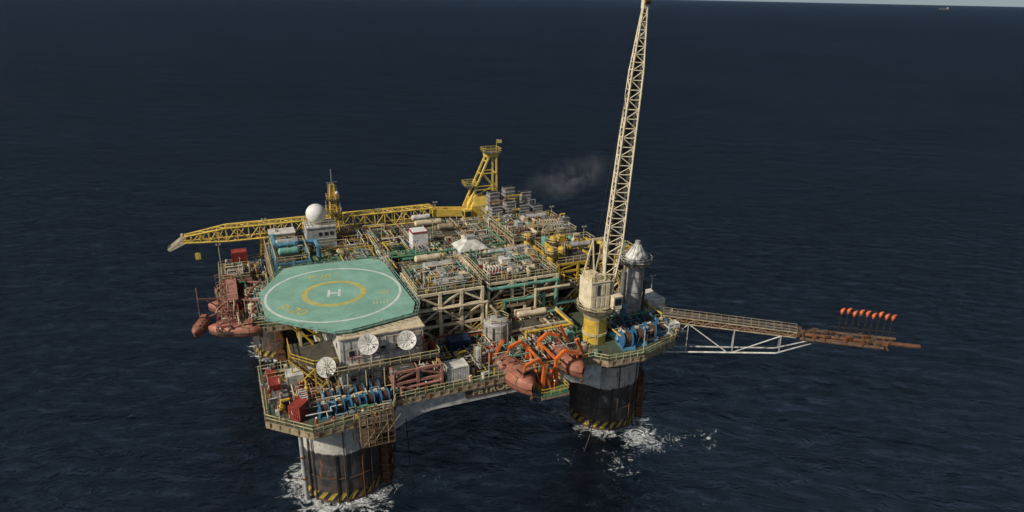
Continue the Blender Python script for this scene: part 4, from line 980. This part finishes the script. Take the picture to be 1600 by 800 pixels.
def davit(loc_,rot,col='orange',H=6.5,lab='bright orange lifeboat davit frame leaning outboard',gap=6.4):
    e=thing('davit',lab,'davit',loc_,rot,'lifeboat davits')
    for k in(-gap/2,gap/2):
        mb=MB([col])
        mb.beam((k,4,0),(k,3.0,H*.8),.34,.36);mb.beam((k,3.4,H*.75),(k,-2.2,H*.9),.3,.36);mb.beam((k,-2.2,H*.9),(k,-3.0,H*.75),.28,.3)
        mb.beam((k,4,0),(k,-.5,H*.55),.24,.24)
        part('arm',mb,e)
    mb=MB([col]);mb.beam((-gap/2,3.4,H*.72),(gap/2,3.4,H*.72),.26,.26);mb.beam((-gap/2,4,.2),(gap/2,4,.2),.3,.3);part('cross_beam',mb,e)
    mb=MB(['dgrey',col]);mb.tube((-.8,3.6,1.0),(.8,3.6,1.0),.5,n=14);mb.box(-1.1,1.1,3,4.2,0,.5,1);part('winch',mb,e)
    for k in(-gap/2,gap/2):
        mb=MB(['dgrey']);mb.tube((k,-3.0,H*.76),(k,-3.0,H*.32),.04,n=5);part('wire_rope',mb,e)
    return e
lifeboat((27.6,-5.6,14.6),math.radians(98),11.6,4.2,4.0,'boat','faded orange enclosed lifeboat hanging beside the hull girder')
lifeboat((37.6,-4.4,14.8),math.radians(98),10.8,4.1,3.9,'boat','faded orange enclosed lifeboat beside the crane pedestal')
q=thing('lifeboat_platform','green floored lifeboat boarding platform between the davits','platform',(30.2,-11.2,14.6))
mb=MB(['green','tan']);mb.box(0,5.0,0,4.6,0,.2,0);mb.box(0,5.0,0,.2,-.5,.0,1);part('deck_plate',mb,q)
mb=MB(['yellow']);mb.rail([(.1,4.5,.2),(.1,.1,.2),(4.9,.1,.2),(4.9,4.5,.2)],False)
for x in(.2,4.8): mb.beam((x,.3,-.1),(x,4.4,-2.4),.2)
part('railing',mb,q)
def davit2(loc_,side):
    e=thing('davit','bright orange heavy lifeboat davit with curved arms and winch','davit',loc_,0,'lifeboat davits')
    for yk in(0.0,6.6):
        mb=MB(['orange'])
        mb.beam((0,yk,0),(.2*side,yk,5.0),.5,.6);mb.beam((.2*side,yk,4.8),(-1.3*side,yk-.2,6.2),.47,.56);mb.beam((-1.3*side,yk-.2,6.1),(-3.4*side,yk-.4,5.5),.44,.5)
        mb.beam((1.5*side,yk,0),(.2*side,yk,3.7),.34,.36);mb.beam((-3.4*side,yk-.4,5.6),(-3.5*side,yk-.4,4.5),.26,.26)
        part('arm',mb,e)
    mb=MB(['orange']);mb.beam((.2*side,0,4.7),(.2*side,6.6,4.7),.3,.3);mb.beam((0,.3,.6),(.2*side,6.3,4.4),.24,.24);part('cross_beam',mb,e)
    mb=MB(['dgrey','orange']);mb.tube((.9*side,2.4,1.0),(.9*side,4.4,1.0),.55,n=14);mb.box(.9*side-.6,.9*side+.6,2,4.8,.2,.6,1);part('winch',mb,e)
davit2((31.0,-9.6,14.8),1);davit2((34.0,-8.6,14.8),-1)
def post(loc_,a,b,lab='short orange davit strut at the lifeboat'):
    mb=MB(['orange']);mb.beam(a,b,.42,.46);mb.beam((a[0],a[1]+1.2,a[2]),((a[0]+b[0])/2,(a[1]+b[1])/2+.3,(a[2]+b[2])/2),.26,.26);solo('davit_strut',mb,lab,'davit',loc_,0,'davit struts')
post((24.8,-1.8,17),(0,0,0),(2.2,-.6,4.4));post((41.0,-5.4,17),(0,0,0),(-2.2,-.6,4.0));post((40.6,-.6,17),(0,0,0),(-2.4,-.4,4.4))
lifeboat((-14.0,27.6,15.0),math.radians(156),9.8,3.2,2.9,'boat','faded orange enclosed lifeboat slung at the platform side')
lifeboat((-13.8,37.0,15.4),math.radians(156),10.0,3.2,2.9,'boat','faded orange enclosed lifeboat on the side davits')
lifeboat((-19.8,32.0,14.8),math.radians(250),6.0,2.4,2.4,'boat','small orange rescue boat hanging outboard')
davit((-12.8,31.6,17),math.radians(-24),'pink',2.8,'faded pinkish lifeboat davit over the platform side',6.4)
davit((-12.6,41.2,17),math.radians(-24),'pink',2.8,'faded pinkish lifeboat davit over the platform side',6.4)
q=thing('rescue_boat_davit','faded orange single arm davit holding the rescue boat','davit',(-16.2,35.6,17))
mb=MB(['pink','boat']);mb.beam((0,0,-1),(0,0,2.8),.36,.36);mb.beam((0,0,2.6),(-3.6,-2.2,4.0),.3,.34);mb.beam((0,0,.6),(-2.0,-1.2,3.1),.22,.22);mb.beam((0,0,-.2),(-3.2,-2.2,-.2),.3,.3);mb.tube((-3.6,-2.2,4.0),(-3.6,-2.2,6.4),.07,n=6);mb.tube((-3.6,-2.6,3.9),(-3.6,-3.4,.2),.05,n=5);part('arm',mb,q)
q=thing('side_platform','pinkish steel platform cantilevered along the platform side','platform',(-17,26,16.4))
for (a,b) in((0,3),(7.5,10.5),(16,20)):
    mb=MB(['deckbrown']);mb.box(0,4,a,b,0,.4);part('deck_plate',mb,q)
mb=MB(['pink']);mb.rail([(0,0,.4),(0,3,.4),(4,3,.4)],False);mb.rail([(4,7.5,.4),(0,7.5,.4),(0,10.5,.4),(4,10.5,.4)],False);mb.rail([(4,16,.4),(0,16,.4),(0,20,.4)],False)
for zz in(1.6,3.2):
    mb.rail([(0.3,8,zz),(4,8,zz),(4,19.5,zz),(.3,19.5,zz)],False);mb.box(2.2,4.2,8,19.5,zz-.1,zz)
for y in(8,12,16,19.5): mb.beam((2.2,y,.4),(2.2,y,4.2),.16)
mb.pipes(.2,4,0,20,.5,3.4,55,kinds=['pink','red','cream','tan','pink'],maxl=4,r1=.16);part('railing',mb,q)
# ------------------------------------------------------------------ exhaust smoke (thin volume)
def smoke():
    m=bpy.data.materials.new('smoke');m.use_nodes=True;nt=m.node_tree;nt.nodes.clear()
    o=nt.nodes.new('ShaderNodeOutputMaterial');v=nt.nodes.new('ShaderNodeVolumePrincipled');nt.links.new(v.outputs[0],o.inputs['Volume'])
    t=nt.nodes.new('ShaderNodeTexCoord').outputs['Object'];nz=noise(nt,t,.22,4,.6,1.0)
    ln=N(nt,'ShaderNodeVectorMath',operation='LENGTH');nt.links.new(scaled(nt,t,(1/15,1/6,1/6.5)),ln.inputs[0])
    d=math_(nt,'MULTIPLY',maprange(nt,ln.outputs['Value'],.1,1,1,0),maprange(nt,nz,.4,.7,0,1))
    nt.links.new(math_(nt,'MULTIPLY',d,.05),v.inputs['Density']);v.inputs['Color'].default_value=(.75,.76,.78,1)
    M['smoke']=m
    mb=MB(['smoke']);mb.ell((0,0,0),15,6,6.5,n=20,k=10)
    e=solo('exhaust_smoke',mb,'faint thin grey exhaust smoke drifting off the ducts','smoke',(66,50,33),math.radians(-14));e['kind']='stuff'
    e.rotation_euler[1]=math.radians(-18)
smoke()
# ------------------------------------------------------------------ mooring lines
for (a,b) in(((26,-6.7,14),(31,-4,0)),((44,-6.5,9),(40,-9,0)),((9,-6.6,13),(9.5,-7,0))):
    mb=MB(['black']);a=Vector(a);b=Vector(b);pts=[]
    for i in range(13):
        t=i/12;c=a.lerp(b,t)-Z*(1.2*math.sin(t*math.pi));pts.append(tuple(c-a))
    mb.path(pts,.09,n=5);solo('mooring_line',mb,'dark mooring line sagging from the hull into the sea','line',a,0,'mooring lines')
# ------------------------------------------------------------------ people
def person_mesh():
    me=bpy.data.meshes.new('body')
    V=[(0,0,.95),(0,0,1.2),(0,0,1.45),(0,0,1.55),(0,.01,1.68),(.1,0,.9),(.12,.03,.5),(.12,-.02,.08),(.12,.12,.04),(-.1,0,.9),(-.13,-.05,.5),(-.13,-.1,.08),(-.13,.04,.04),
       (.19,0,1.43),(.26,.03,1.15),(.24,.18,.95),(.23,.24,.88),(-.19,0,1.43),(-.27,-.02,1.15),(-.25,.1,.92),(-.24,.14,.84)]
    E=[(0,1),(1,2),(2,3),(3,4),(0,5),(5,6),(6,7),(7,8),(0,9),(9,10),(10,11),(11,12),(2,13),(13,14),(14,15),(15,16),(2,17),(17,18),(18,19),(19,20)]
    Rr=[.15,.15,.15,.06,.1,.1,.075,.05,.045,.1,.075,.05,.045,.07,.05,.04,.035,.07,.05,.04,.035]
    me.from_pydata(V,E,[]);o=bpy.data.objects.new('tmp',me);COL.objects.link(o)
    md=o.modifiers.new('s','SKIN')
    for i,v in enumerate(me.skin_vertices[0].data): v.radius=(Rr[i],Rr[i]*.85);v.use_root=(i==0)
    s2=o.modifiers.new('u','SUBSURF');s2.levels=1;s2.render_levels=1
    bpy.context.view_layer.update();r=bpy.data.meshes.new_from_object(o.evaluated_get(bpy.context.evaluated_depsgraph_get()))
    bpy.data.objects.remove(o);r.materials.clear();r.materials.append(M['orange']);r.materials.append(M['skin'])
    for p_ in r.polygons:
        p_.material_index=1 if p_.center.z>1.52 else 0;p_.use_smooth=True
    return r
pm=person_mesh()
pp=thing('person','worker in orange coveralls and white helmet standing on the deck','person',(-4.6,-9.9,17),.6,'workers on deck')
part('body',pm,pp);mb=MB(['cleanwhite']);mb.ell((0,.01,1.72),.14,.16,.14,n=12,k=4,lo=0);mb.tube((0,.02,1.71),(0,.02,1.73),.18,n=12);part('helmet',mb,pp)
for l,r_ in(((12.5,-6.3,17),2.2),((33,-10,14.8),1.0),((61.5,-1.8,17),4.0),((6,35,22.1),.4)): clone(pp,l,r_)
# ------------------------------------------------------------------ ships on the horizon
def ship(loc_,rot):
    e=thing('cargo_ship','distant grey vessel low on the horizon','ship',loc_,rot,'distant ships')
    mb=MB(['grey']);mb.prism([(-60,-10),(50,-10),(70,0),(50,10),(-60,10)],0,9,0);part('hull',mb,e)
    mb=MB(['lgrey']);mb.box(-55,-35,-8,8,9,26);mb.box(-50,-44,-3,3,26,34);part('bridge',mb,e)
    for x in(-15,10,35):
        mb=MB(['grey']);mb.tube((x,0,9),(x,0,28),1,n=6);part('mast',mb,e)
cp=Vector((-12.3,-95.7,0))
ship(cp+Fh*9500+Rv*6650,.3);ship(cp+Fh*10500+Rv*6150,2.6)
print('objs',len(bpy.data.objects),'faces',sum(len(m.polygons) for m in bpy.data.meshes))
